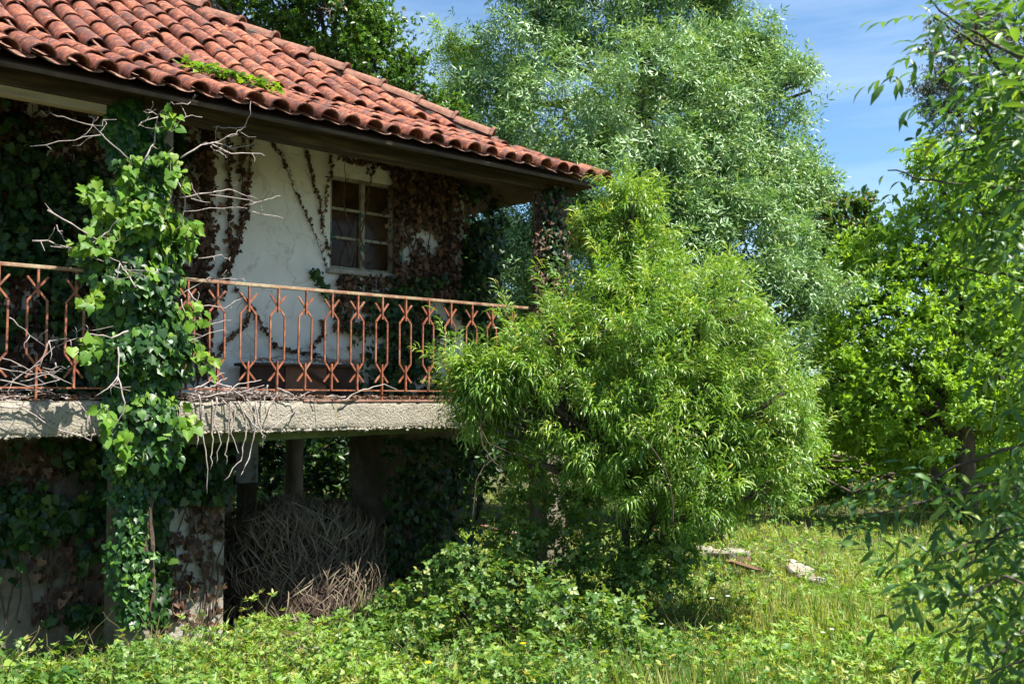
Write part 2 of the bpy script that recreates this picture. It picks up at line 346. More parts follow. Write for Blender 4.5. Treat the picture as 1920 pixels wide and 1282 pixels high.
def scatter(tmpls, P, D, S, rs, roll=.4, up=None, rj=.22, basis=None):
    """many copies of leaf templates as arrays: returns V, F(tri), rnd"""
    P = np.asarray(P, float); n = len(P)
    Rm = rotm(np.asarray(D, float), up, rs, roll) if basis is None else basis
    S = np.broadcast_to(np.asarray(S, float), (n,)); base = rs.rand(n)
    pick = rs.randint(0, len(tmpls), n); Vs, Fs, Rn = [], [], []; off = 0
    for k, (tv, tf, tr) in enumerate(tmpls):
        i = np.where(pick == k)[0]
        if not len(i): continue
        V = np.einsum('nij,vj->nvi', Rm[i], tv) * S[i][:, None, None] + P[i][:, None]
        nv = len(tv); F_ = tf[None] + (np.arange(len(i)) * nv)[:, None, None] + off
        r = np.clip(base[i][:, None] * (1 - rj) + tr[None] * rj, 0, .999)
        Vs.append(V.reshape(-1, 3)); Fs.append(F_.reshape(-1, 3)); Rn.append(r.ravel()); off += len(i) * nv
    return np.concatenate(Vs), np.concatenate(Fs), np.concatenate(Rn)
def combine(parts):
    V, Fc, r, o = [], [], [], 0
    for v, f, k in parts:
        V.append(v); Fc.append(f + o); r.append(k); o += len(v)
    return np.concatenate(V), np.concatenate(Fc), np.concatenate(r)
def assemble(items, rs):
    """items: (leaf V, leaf F, pos, dir, scale) -> one template with per-leaf random"""
    V, Fc, r, o = [], [], [], 0
    for lv, lf, p, d, s, up in items:
        Rm = rotm(np.array([d], float), None if up is None else np.array([up], float))[0]
        v = lv @ Rm.T * s + np.array(p); V.append(v); Fc.append(lf + o); r.append(np.full(len(v), rs.rand())); o += len(v)
    return np.concatenate(V), np.concatenate(Fc), np.concatenate(r)
def pinnate(rs, n=4, Ln=.22, l=.075, w=.016, droop=.4, lf=None):
    it = []
    for i in range(n):
        t = (i + .6) / n; y = t * Ln; z = -droop * Ln * t * t
        for sgn in (-1, 1):
            d = (sgn * .85 + rs.normal(0, .12), .65, -.25 + rs.normal(0, .2)); it.append((*(lf or leaf1(l, w)), (0, y, z), d, .8 + .4 * rs.rand(), None))
    it.append((*(lf or leaf1(l, w)), (0, Ln, -droop * Ln), (0, 1, -droop), 1., None))
    return assemble(it, rs)
def rosette(rs, n=6, l=.1, w=.05, spread=.7, lf=None):
    it = []
    for i in range(n):
        a = i * 2.4 + rs.rand(); e = spread * (.6 + .6 * rs.rand())
        it.append((*(lf or leaf1(l, w)), (0, .02 * i, 0), (math.cos(a) * e, 1 - .4 * e, math.sin(a) * e), .7 + .5 * rs.rand(), None))
    return assemble(it, rs)
def sphere(rs, n):
    v = rs.normal(0, 1, (n, 3)); return v / np.linalg.norm(v, axis=1)[:, None]
def crown_points(blobs, rs, dens, rc, per, fill=.25, flat=.75, spread=.8):
    """clumps on the surface of blobs, sprays round each clump"""
    C, Rr = np.array([b[0] for b in blobs]), np.array([b[1] for b in blobs])
    P, D = [], []
    cl = []
    for c, r in zip(C, Rr):
        n = max(6, int(dens * r.mean() ** 2)); u = sphere(rs, n)
        rad = .72 + .34 * rs.rand(n)
        k = rs.rand(n) < fill; rad[k] *= rs.rand(k.sum()) ** .5
        q = c + u * r * rad[:, None]
        # drop clumps deep inside other blobs
        dd = np.linalg.norm((q[:, None] - C[None]) / Rr[None], axis=2); dd = np.where(dd < 1e-9, 9, dd)
        keep = (np.sort(dd, 1)[:, 0] > .55) | (rs.rand(n) < .3)
        q, u = q[keep], u[keep]
        cl.append(np.c_[q, u])
    cl = np.concatenate(cl)
    for q in cl:
        m = max(3, int(per * (.5 + rs.rand()))); v = sphere(rs, m); v[:, 2] *= flat
        sz = rc * (.6 + .7 * rs.rand())
        P.append(q[:3] + v * sz * (rs.rand(m, 1) ** .4)); D.append(v * spread + q[3:] * .6)
    return np.concatenate(P), np.concatenate(D), cl
def limbs(trunk_pts, trunk_r, blobs, cl, rs, r0=.06, ntw=60, n=6):
    mb = MB(); T = np.asarray(trunk_pts, float)
    mb.tube(T, trunk_r, 8)
    tr = np.broadcast_to(trunk_r, (len(T),))
    for c, r in blobs:
        j = np.where(T[:, 2] < c[2] - .1)[0]; j = j[-1] if len(j) else 0
        p = T[j]
        mb.tube(wob(rs, p, c, 7, .05), np.linspace(min(tr[j] * .7, r0 * 1.6), .02, 7), 5)
    C = np.array([b[0] for b in blobs])
    for q in cl[rs.permutation(len(cl))[:ntw]]:
        k = np.argmin(np.linalg.norm(C - q[:3], axis=1))
        mb.tube(wob(rs, C[k], q[:3], 5, .07), np.linspace(.02, .005, 5), 4)
    return mb
def blob(px, py, Y, r, rz=None, rd=None):
    s = Y / F; return (at(px, py, Y), np.array([r * s, (rd or r) * s, (rz or r) * s]))
def partleaves(name, parent, meshes, P, D, S, rs, roll=.4, basis=None):
    Rm = rotm(np.asarray(D, float), None, rs, roll) if basis is None else basis
    pin = parent.matrix_world.inverted() if False else None
    for i in range(len(P)):
        o = bpy.data.objects.new(name, meshes[rs.randint(len(meshes))]); COL.objects.link(o); o.parent = parent
        q = Matrix(Rm[i].tolist()).to_4x4(); s = float(S[i]); o.matrix_local = Matrix.Translation(Vector(P[i].tolist())) @ q @ Matrix.Diagonal((s, s, s, 1))

#==SETTING==
# ---------------------------------------------------------------- ground, hill
xs = np.r_[np.linspace(-200, -14, 10), np.arange(-13, 15, .35), np.linspace(16, 200, 10)]
ys = np.r_[np.linspace(-60, 0, 5), np.arange(1, 32, .35), np.linspace(34, 400, 12)]
X, Y = np.meshgrid(xs, ys); Z = gh(X, Y)
nx = len(xs); I = np.arange(len(ys) - 1)[:, None] * nx + np.arange(nx - 1)[None]
Fq = np.stack([I, I + 1, I + nx + 1, I + nx], -1).reshape(-1, 4)
g = obj('ground', mesh('ground', np.stack([X, Y, Z], -1), Fq, M['soil'], smooth=True), kind='structure')
rs = np.random.RandomState(5)
xs = np.linspace(-160, 260, 60); ys = np.linspace(0, 90, 14)
X, Y = np.meshgrid(xs, ys); prof = np.sin(Y / 90 * math.pi) ** .8
Z = prof * (17 + 5 * np.sin(X * .025 + 1.2) + 2 * np.sin(X * .09)) - 1
nx = len(xs); I = np.arange(len(ys) - 1)[:, None] * nx + np.arange(nx - 1)[None]
Fq = np.stack([I, I + 1, I + nx + 1, I + nx], -1).reshape(-1, 4)
obj('hills', mesh('hills', np.stack([X, Y + 190, Z], -1), Fq, M['hill'], smooth=True), kind='structure')

#==HOUSE==
# ---------------------------------------------------------------- the house (local frame: x along the facade, y inwards, z up)
RZ = math.atan2(.666, .746)
house = thing('abandoned_house', 'abandoned white plastered house with a balcony and a hipped clay tile roof', 'house', HA, RZ)
SLAB = 2.0; S_END = 5.18; D_UP = 1.3; S_L = -6.0; D_B = 8.0
s0, z1 = onplane(620, 327, D_UP); s1, z0 = onplane(757, 517, D_UP)
s0 += 0; WIN = (s0, s1, z0, z1)
# upper front wall with window opening, rest of the shell
w_ = MB(); wt = 4.75
w_.box((S_L, D_UP, SLAB + .004), (WIN[0], D_UP + .25, wt)); w_.box((WIN[1], D_UP, SLAB + .004), (S_END, D_UP + .25, wt))
w_.box((WIN[0], D_UP + .001, SLAB + .004), (WIN[1], D_UP + .25, WIN[2])); w_.box((WIN[0], D_UP + .001, WIN[3]), (WIN[1], D_UP + .25, wt))
w_.obj('front_wall', M['plaster'], house)
MB().box((S_END - .25, D_UP + .25, SLAB + .004), (S_END, D_B, 4.4)).obj('side_wall', M['plaster'], house)
MB().box((S_L, D_B, SLAB + .004), (S_END, D_B + .25, 4.4)).obj('back_wall', M['plaster'], house)
MB().box((S_L, D_UP + .25, SLAB + .004), (S_L + .25, D_B, 4.4)).obj('side_wall', M['plaster'], house)
# window
win = MB()
fw = .035; a, b, c, d_ = WIN
y0, y1 = D_UP + .03, D_UP + .09
win.box((a, y0, c), (a + fw, y1, d_)); win.box((b - fw, y0, c), (b, y1, d_)); win.box((a + fw, y0, c), (b - fw, y1, c + fw)); win.box((a + fw, y0, d_ - fw), (b - fw, y1, d_))
wo = win.obj('window', M['trim'], house)
mid = onplane(682, 420, D_UP)[0]
MB().box((mid - .024, y0 - .012, c + fw), (mid + .024, y1 - .01, d_ - fw)).obj('mullion', M['trim'], wo)
MB().box((b - .17, y0 - .006, c + fw), (b - .13, y1 - .01, d_ - fw)).obj('casement_stile', M['trim'], wo)
hb = (d_ - c - 2 * fw) / 3
for (xa, xb) in ((a + fw, mid - .024), (mid + .024, b - .17)):
    for i in range(3):
        z = c + fw + hb * i
        MB().box((xa, y0 + .03, z + .012), (xb, y0 + .036, z + hb - .012)).obj('pane', M['glass'], wo)
        if i: MB().box((xa, y0 + .004, z - .013), (xb, y1 - .02, z + .013)).obj('glazing_bar', M['trim'], wo)
MB().box((b - .13, y0 + .03, c + fw), (b - fw, y0 + .036, d_ - fw)).obj('pane', M['glass'], wo)
MB().box((a - .05, D_UP - .07, c - .055), (b + .06, D_UP + .05, c - .003)).obj('sill', M['sill'], wo, bevel=.008)
# dark sheet standing in for the unlit room behind the window
MB().box((a - .1, D_UP + .3, c - .2), (b + .1, D_UP + .32, d_ + .2)).obj('dark_room_sheet', M['deck'], wo)
# floor slab + porch slab
sl_r = 5.62
slab = MB()
slab.box((S_L, -.045, 1.75), (sl_r, D_B + .25, 2.0))
so = slab.obj('balcony_slab', M['concrete'], house)
rsf = np.random.RandomState(2); xs_ = np.arange(-1.6, sl_r + .02, .035); ph = [0, .012, .03, .07, .12, .17, .21, .235, .25]
nf = len(xs_); off = np.zeros((9, nf)); wv = sum(np.sin(xs_ * f + q) * a for f, q, a in ((3, 1, .004), (9, 2, .003), (23, 0, .003), (47, 3, .002)))
for j, h_ in enumerate(ph):
    edge = .022 if j in (0, 8) else (.006 if j in (1, 7) else 0); off[j] = -.062 + edge + abs(rsf.normal(0, .0022, nf)) + (np.clip(wv, 0, 1) * (1.6 if j < 2 or j > 6 else .4)) + (rsf.rand(nf) < .05) * .012 * (j in (0, 1, 7, 8))
V = np.stack([np.tile(xs_, 9), off.ravel(), np.repeat(ph, nf) + 1.7495 + np.tile(wv, 9) * .5], 1)
I = np.arange(8)[:, None] * nf + np.arange(nf - 1)[None]
obj('slab_face', mesh('slab_face', V, np.stack([I, I + 1, I + nf + 1, I + nf], -1).reshape(-1, 4), M['concrete'], smooth=True), so)
# rough the lower arris: subdivided front strip of broken edge stones
rs = np.random.RandomState(3)
ed = MB()
for i in range(420):
    x = S_L * .35 + rs.rand() * (sl_r - S_L * .35); z = 1.755 + rs.normal(0, .006); r = .008 + .014 * rs.rand()
    v = sphere(rs, 6) * r
    v = np.array([(1,0,0),(-1,0,0),(0,1,0),(0,-1,0),(0,0,1),(0,0,-1)]) * r * (.6 + .6 * rs.rand(6, 1)) + (x, -.06, z)
    ed.add(v, [(0,2,4),(2,1,4),(1,3,4),(3,0,4),(2,0,5),(1,2,5),(3,1,5),(0,3,5)])
ed.obj('broken_edge', M['concrete'], so, kind='stuff')
MB().box((2.35, -.062, 1.996), (4.9, .02, 2.016)).obj('clay_edging', M['channel'], so)
bm_ = MB(); sa, sb = onplane(340, 800, .05)[0], 5.0
bm_.add([(sa, .03, 1.66), (sb, .03, 1.735), (sb, .35, 1.735), (sa, .35, 1.66), (sa, .03, 1.7495), (sb, .03, 1.7495), (sb, .35, 1.7495), (sa, .35, 1.7495)],
        [(0,3,2,1),(4,5,6,7),(0,1,5,4),(1,2,6,5),(2,3,7,6),(3,0,4,7)])
bm_.obj('mossy_beam', M['mossbeam'], house)
# ground floor: front wall up to the opening, cross wall, piers, back wall piece
sg = onplane(415, 1000, .70)[0]
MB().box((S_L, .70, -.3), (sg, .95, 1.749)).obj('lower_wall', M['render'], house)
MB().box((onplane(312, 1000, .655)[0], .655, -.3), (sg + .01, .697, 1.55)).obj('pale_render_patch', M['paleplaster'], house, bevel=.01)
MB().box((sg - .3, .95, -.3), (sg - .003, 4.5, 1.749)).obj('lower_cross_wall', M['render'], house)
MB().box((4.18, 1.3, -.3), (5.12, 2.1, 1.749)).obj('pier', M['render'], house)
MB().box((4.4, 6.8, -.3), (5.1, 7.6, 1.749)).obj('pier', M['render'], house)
# posts
MB().box((.93, -.02, 2.0), (1.19, .22, 4.16)).obj('post', M['render'], house)
MB().box((.86, .02, -.3), (1.10, .30, 1.749)).obj('post', M['render'], house)
MB().box((S_END + .05, -.04, 2.0), (S_END + .27, .20, 4.16)).obj('post', M['postwood'], house, label='reddish brown corner post under the end of the beam', bevel=.01)
MB().box((S_END + .03, -.04, -.3), (S_END + .29, .24, 1.749)).obj('post', M['render'], house)
# timber beams
MB().box((-2, -.10, 4.195), (5.60, .08, 4.36)).obj('eaves_beam', M['beam'], house, bevel=.006)
sb0 = onplane(195, 180, -.02)[0]
MB().box((-2, -.085, 4.125), (sb0, -.0, 4.192)).obj('pale_batten', M['palewood'], house, bevel=.004)
for x in np.arange(-1.2, 5.4, .62):
    MB().add([(x, -.12, 4.31), (x + .07, -.12, 4.31), (x + .07, D_UP, 4.93), (x, D_UP, 4.93), (x, -.12, 4.38), (x + .07, -.12, 4.38), (x + .07, D_UP, 5.00), (x, D_UP, 5.00)],
             [(0,3,2,1),(4,5,6,7),(0,1,5,4),(1,2,6,5),(2,3,7,6),(3,0,4,7)]).obj('rafter', M['beam'], house)

# roof
SC, DE, ZE = 5.63, -.40, 4.285
def rz_(k):
    k = np.asarray(k, float); return ZE + np.where(k < .75, .47 * k, .47 * .75 + .655 * (k - .75))
KR = 4.4; SL = -4.0
roof = obj('roof', None, house)
dk = MB()
kk = [0.02, .75, KR]
for k0, k1 in zip(kk[:-1], kk[1:]):
    z0_, z1_ = rz_(k0) - .03, rz_(k1) - .03
    dk.add([(SL, DE + k0, z0_), (SC - k0, DE + k0, z0_), (SC - k1, DE + k1, z1_), (SL, DE + k1, z1_)], [(0, 1, 2, 3)])
    dk.add([(SC - k0, DE + k0, z0_), (SC - k0, 8.4 - k0, z0_), (SC - k1, 8.4 - k1, z1_), (SC - k1, DE + k1, z1_)], [(0, 1, 2, 3)])
    dk.add([(SC - k0, 8.4 - k0, z0_), (SL, 8.4 - k0, z0_), (SL, 8.4 - k1, z1_), (SC - k1, 8.4 - k1, z1_)], [(0, 1, 2, 3)])
do = dk.obj('roof_deck', M['deck'], roof); sm = do.modifiers.new('solid', 'SOLIDIFY'); sm.thickness = .03; sm.offset = -1
# eave board right under the tiles
ev = MB(); n = 40
xs_ = np.linspace(SL, SC - .02, n); zz = .012 * np.sin(xs_ * 1.7) + .006 * np.sin(xs_ * 5)
for i in range(n - 1):
    xa, xb = xs_[i], xs_[i + 1]; za, zb = 4.262 + zz[i], 4.262 + zz[i + 1]
    ev.add([(xa, -.375, za - .010), (xb, -.375, zb - .010), (xb, -.375, zb), (xa, -.375, za), (xa, -.1, za + .07), (xb, -.1, zb + .07), (xb, -.1, zb + .05), (xa, -.1, za + .05)],
           [(0,1,2,3), (3,2,5,4), (7,6,1,0)])
ev.obj('eave_board', M['beam'], roof)
def tile_mesh(name, L_, r0, r1, th, seg, inv=False, mat=None, lip=0.):
    """half barrel; y runs up the slope; r0 at the lower end"""
    V = []; secs = [(0, r0 + lip), (.07 * L_, r0 + lip * .9), (.10 * L_, r0), (L_, r1)] if lip else [(0, r0), (L_, r1)]
    for y, r in secs:
        for rr in (r, r - th):
            for j in range(seg + 1):
                a = math.pi * j / seg; V.append((-rr * math.cos(a), y, rr * math.sin(a) * .92 * (-1 if inv else 1)))
    n = seg + 1; Fc = []
    for q in range(len(secs) - 1):
        o = q * 2 * n
        for j in range(seg):
            Fc.append((o + j, o + j + 1, o + 2*n + j + 1, o + 2*n + j)[::-1]); Fc.append((o + n + j, o + n + j + 1, o + 3*n + j + 1, o + 3*n + j))
        Fc.append((o, o + n, o + 3*n, o + 2*n)); Fc.append((o + seg, o + 2*n + seg, o + 3*n + seg, o + n + seg))
    for o in (0, (len(secs) - 1) * 2 * n):
        for j in range(seg): Fc.append((o + j, o + j + 1, o + n + j + 1, o + n + j))
    if inv: Fc = [f[::-1] for f in Fc]
    me = mesh(name, V, Fc, mat)
    me.polygons.foreach_set('use_smooth', np.ones(len(me.polygons), bool))
    me.set_sharp_from_angle(angle=R(50))
    return me
tiles = [tile_mesh('roof_tile',   .43, .092, .082, .011, 8, mat=M['tile']), tile_mesh('roof_tile', .44, .089, .080, .011, 8, mat=M['tile']), tile_mesh('roof_tile', .42, .094, .082, .011, 8, mat=M['tile'])]
chan = tile_mesh('channel', .44, .080, .092, .012, 6, inv=True)
cv = np.array([v.co[:] for v in chan.vertices]) * (1.0, 1, .30); cf = [tuple(p.vertices) for p in chan.polygons]
tv0 = np.array([v.co[:] for v in tiles[0].vertices]); tf0 = [tuple(p.vertices) for p in tiles[0].polygons]
rs = np.random.RandomState(11)
chm, rest, n_t = MB(), MB(), 0
EXP = .345; P_T = .224
def slope_frame(k):
    g = .47 if k < .70 else .655; return math.atan(g)
cand = []
for i in range(-14, 26):
    s = .093 + i * P_T; k = -.035 + rs.normal(0, .008); 
    while k < min(KR, SC - s - .20) or k < 0:
        ang = slope_frame(k); z = float(rz_(k)); cand.append((s, k, z, ang)); k += EXP * math.cos(ang) * (1 + rs.normal(0, .01))
    k = -.025
    while k < min(KR, SC - s - P_T / 2 - .05):
        ang = slope_frame(k) - .03; ca, sa_ = math.cos(ang), math.sin(ang)
        V = cv.copy(); V = np.c_[V[:, 0] + s + P_T / 2, V[:, 1] * ca - V[:, 2] * sa_ + DE + k, V[:, 1] * sa_ + V[:, 2] * ca + float(rz_(k)) + .056]
        chm.add(V, cf, rs.rand()); k += .36 * ca
def vis(s, d, z):
    x, y, dep = proj(H(s, d, z)); return -80 < x < 2000 and -60 < y
vv = [c for c in cand if vis(c[0], DE + c[1], c[2])]
vv.sort(key=lambda c: np.linalg.norm(H(c[0], DE + c[1], c[2]) - CAM)); keep = set(map(id, vv[:300]))
for c in cand:
    s, k, z, ang = c; s += rs.normal(0, .006); tilt = ang - .032 + rs.normal(0, .010); yaw = rs.normal(0, .03)
    if rs.rand() < .05: k += rs.uniform(-.06, .04); yaw += rs.normal(0, .06)
    if id(c) in keep:
        o = obj('roof_tile', tiles[rs.randint(3)], roof, (s, DE + k + rs.normal(0, .012), z + .062 + rs.normal(0, .004)), (tilt, rs.normal(0, .03), yaw))
    else:
        ca, sa_ = math.cos(tilt), math.sin(tilt)
        rest.add(np.c_[tv0[:, 0] + s, tv0[:, 1] * ca - tv0[:, 2] * sa_ + DE + k, tv0[:, 1] * sa_ + tv0[:, 2] * ca + z + .062], tf0, rs.rand())

# hip end slope and back slope: same tiles, joined
for j in range(36):
    d = DE + .1 + j * P_T
    k = -.03
    while k < min(KR, d - DE, 8.4 - d) - .26:
        ang = slope_frame(k) - .045; ca, sa_ = math.cos(ang), math.sin(ang); z = float(rz_(k)) + .062
        rest.add(np.c_[SC - k - (tv0[:, 1] * ca - tv0[:, 2] * sa_), tv0[:, 0] + d, tv0[:, 1] * sa_ + tv0[:, 2] * ca + z], tf0, rs.rand()); k += EXP * ca
chm.obj('channel_tile', M['channel'], roof, smooth=True, kind='stuff')
rest.obj('roof_tile', M['tile'], roof, smooth=True, kind='stuff')
# hip ridge tiles on a bed of mortar
rt = [tile_mesh('ridge_tile', .47, .108, .092, .018, 8, mat=M['ridgetile'], lip=.022), tile_mesh('ridge_tile', .46, .104, .092, .018, 8, mat=M['ridgetile'], lip=.026)]
k = .80
hd = np.array([-1, 1, .655]); hl = np.linalg.norm(hd); hd /= hl
pitch_h = math.asin(hd[2])
while k < KR - .1:
    z = float(rz_(k)) + .085
    o = obj('ridge_tile', rt[rs.randint(2)], roof, (SC - k + rs.normal(0, .006), DE + k, z + .025), None)
    o.rotation_euler = (pitch_h - .05 + rs.normal(0, .015), 0, R(45) + rs.normal(0, .02)); k += .43 / hl
mo = MB()
pk = np.arange(.78, KR, .08); pts = np.array([(SC - q, DE + q, float(rz_(q)) + .035 + rs.normal(0, .012)) for q in pk])
mo.tube(pts, .10 + rs.normal(0, .012, len(pts)), 8)
mo.obj('hip_mortar', M['mortar'], roof)

# railing
Z_LO, Z_TOP = SLAB + .095, SLAB + .95
rail = obj('railing', None, house)
DR = -.03
def rail_run(sa, sb):
    MB().box((sa, DR - .02, Z_TOP - .012), (sb, DR + .02, Z_TOP + .014)).obj('handrail', M['rail'], rail, bevel=.003)
    MB().box((sa, DR - .008, Z_LO - .006), (sb, DR + .008, Z_LO + .006)).obj('bottom_rail', M['rust'], rail)
rail_run(onplane(-260, 500, 0)[0], .90); rail_run(1.22, 5.235)
def baluster_mesh(var):
    b = MB(); rs = np.random.RandomState(40 + var); t = .017
    z = Z_LO * 0
    HH = Z_TOP - Z_LO
    hwx = .066 + rs.normal(0, .002)
    seq_z = [.075, .155, .245, .615, .700, .785]; jx = rs.normal(0, .002, 6)
    for sg_ in (-1, 1):
        pts = [(-sg_ * hwx * .98, .075), (0, .155), (sg_ * hwx, .245), (sg_ * hwx, .615), (0, .70), (-sg_ * hwx, .785)]
        for (x0, q0), (x1, q1) in zip(pts[:-1], pts[1:]):
            e = .004 if sg_ > 0 else -.004
            dx, dz = x1 - x0, q1 - q0; l = math.hypot(dx, dz); ex, ez = dx / l * .004, dz / l * .004
            b.bar((x0 - ex, e, q0 - ez), (x1 + ex, e, q1 + ez), .013, .014, (0, 1, 0))
    b.bar((0, -.010, 0), (0, -.010, .225 + rs.normal(0, .006)), .014, .022, (0, 1, 0))
    b.bar((0, -.010, .635 + rs.normal(0, .006)), (0, -.010, HH - .012), .014, .022, (0, 1, 0))
    return b.mesh('baluster', M['rust'])
bms = [baluster_mesh(i) for i in range(4)]
postm = MB().bar((0, -.010, -.11), (0, -.010, 0), .014, .02, (0, 1, 0)).mesh('foot', M['rust'])
ss = [1.583 + .2615 * i for i in range(-1, 14)] + [.227, .48, .735, -.035, -.29, -.545]
for i, s in enumerate(ss):
    o = obj('baluster', bms[i % 4], rail, (s, DR, Z_LO), (0, rs.normal(0, .006), rs.normal(0, .03)))
    if i % 4 == 3: obj('foot', postm, rail, (s, DR, Z_LO))
#==HOUSEPLANTS==
# ---------------------------------------------------------------- ivy and vines on the house
IV = [(*leaf_ivy(1.0, c), np.zeros(13)) for c in (.1, .25, -.08)]
for q_, (dr_, fo_) in zip(IV, ((.22, .35), (.42, .15), (.1, .5))):
    v_ = q_[0]; v_[:, 2] += fo_ * abs(v_[:, 0]) - dr_ * v_[:, 1] ** 2
def heart(S=1.):
    a = [(0,.0),(.30,-.12),(.48,.12),(.42,.42),(.22,.72),(0,1.0),(-.22,.72),(-.42,.42),(-.48,.12),(-.30,-.12)]
    V = np.array([(0, .35, .03)] + [(x, y, -.25*x*x) for x, y in a]) * S
    return V, np.array([(0, i, i % 10 + 1) for i in range(1, 11)]), np.zeros(11)
IVm = IV + [heart()]
OUT = -HD
def pathxy(prof, y):
    ys = [p[0] for p in prof]; return np.interp(y, ys, [p[1] for p in prof]), np.interp(y, ys, [p[2] for p in prof])
def leafobj(name, parts, mats, parent, kind=None):
    V, Fc, r = combine(parts) if isinstance(parts, list) else parts
    return obj(name, mesh(name, V, Fc, mats, r), parent, kind=kind)
prof = [(185,200,290),(270,205,325),(330,215,335),(360,185,345),(430,165,362),(520,140,368),(600,172,370),(700,180,370),(770,180,362),(850,204,345),(920,205,312),(1000,205,300),(1100,215,298),(1175,230,300)]
rs = np.random.RandomState(21)
ivy = thing('ivy_column', 'thick column of glossy green ivy climbing the balcony post up to the eaves', 'ivy')
P, D, UP, S = [], [], [], []
while len(P) < 5200:
    y = 185 + 990 * rs.rand(); xl, xr = pathxy(prof, y); x = xl + (xr - xl) * rs.rand(); q = (2 * x - xl - xr) / (xr - xl)
    den = 1. if y < 860 else .62
    if rs.rand() > den: continue
    q2 = q + rs.normal(0, .08); x = (xl + xr) / 2 + (x - (xl + xr) / 2) * (.80 + .18 * math.sin(y * .031) + .08 * math.sin(y * .11)); s_, z_ = onplane(x + rs.normal(0, 5), y, -.15)
    front = (.30 if y < 870 else .14) * math.sqrt(max(0, 1 - q * q)) * (.35 + .65 * rs.rand() ** .6)
    front += .05 * math.sin(y * .05) * (y < 800)
    if y < 300: front *= .35
    P.append(H(s_, -.02 - front, z_)); S.append((.064 if y < 870 else .045) * (.6 + .75 * rs.rand()))
    o_ = OUT + HU * q * .9 + rs.normal(0, .38, 3) + np.array([0, 0, .45]); UP.append(o_)
    D.append(np.array([0, 0, -1.]) + HU * q * .5 + rs.normal(0, .45, 3) + OUT * .35)
P, D, UP, S = map(np.array, (P, D, UP, S))
# tilt: make the blade normal follow UP
def basis_from(D, UP):
    UP = UP / np.linalg.norm(UP, axis=1, keepdims=True); D = D - (D * UP).sum(1, keepdims=True) * UP
    D = D / (np.linalg.norm(D, axis=1, keepdims=True) + 1e-9); return np.stack([np.cross(D, UP), D, UP], -1)
B = basis_from(D, UP)
frontness = (P - HA) @ OUT + rs.rand(len(P)) * .08 + (S > .07) * .1
order = np.argsort(-frontness); top = order[:300]; rest_ = order[300:]
zt = P[:, 2]; young = ((np.sin(zt * 4.1) + np.sin(zt * 2.3 + 1) + rs.normal(0, .6, len(P))) > 1.15) & (frontness > .2)
ivm = [mesh('leaf', v, f, M['ivy'], r) for v, f, r in IVm]; yvm = [mesh('leaf', v, f, M['ivyyoung'], r) for v, f, r in IVm]
a_ = [i for i in top if not young[i]]; b_ = [i for i in top if young[i]]
partleaves('leaf', ivy, ivm, P[a_], D[a_], S[a_], rs, basis=B[a_]); partleaves('leaf', ivy, yvm, P[b_], D[b_], S[b_], rs, basis=B[b_])
k1 = [i for i in rest_ if not young[i]]; k2 = [i for i in rest_ if young[i]]
leafobj('foliage', scatter(IVm, P[k1], D[k1], S[k1], rs, basis=B[k1]), M['ivy'], ivy, 'stuff')
leafobj('young_foliage', scatter(IVm, P[k2], D[k2], S[k2], rs, basis=B[k2]), M['ivyyoung'], ivy, 'stuff')
# sprigs standing out, bright new leaves, at fixed places
sp = [(265,290,225,345),(330,275,300,330),(340,300,330,350),(215,400,180,370),(230,420,190,455),(200,545,150,560),(170,470,150,440),(185,640,170,660),(200,760,190,800),(245,800,225,850),(360,470,368,430),(375,640,385,690),(362,560,380,600),(300,240,320,215),(190,350,160,365),(345,760,362,790)]
mb = MB(); PP, DD, SS = [], [], []
for x0, y0, x1, y1 in sp:
    for rep in range(2):
        s0_, z0_ = onplane(x0, y0, -.3); s1_, z1_ = onplane(x1 + rs.normal(0, 12), y1 + rs.normal(0, 12), -.42)
        a0, a1 = H(s0_, -.25, z0_), H(s1_, -.42, z1_); pts = wob(rs, a0, a1, 6, .08); mb.tube(pts, .0025, 4)
        for j in range(9):
            t = rs.rand() ** .7; p = a0 + (a1 - a0) * t + rs.normal(0, .022, 3); PP.append(p); DD.append((a1 - a0) * .6 + rs.normal(0, .12, 3) + np.array([0, 0, -.1])); SS.append(.05 + .04 * rs.rand())
PP, DD, SS = map(np.array, (PP, DD, SS))
leafobj('sprig', scatter(IVm, PP, DD, SS, rs, basis=basis_from(DD, OUT[None] + rs.normal(0, .4, DD.shape) + [0, 0, .5])), M['ivyyoung'], ivy)
mb.obj('sprig_stem', M['greenstem'], ivy)
st = MB()
for i in range(9):
    x = 240 + 45 * rs.rand(); pts = []
    for y in np.linspace(1180, 300, 12):
        xl, xr = pathxy(prof, y); s_, z_ = onplane(np.clip(x + rs.normal(0, 7), xl + 15, xr - 10), y, -.08); pts.append(H(s_, -.06 - .05 * rs.rand(), z_))
    st.tube(pts, np.linspace(.016, .006, 12) * (.5 + rs.rand()), 5)
st.obj('stem', M['vinestem'], ivy)
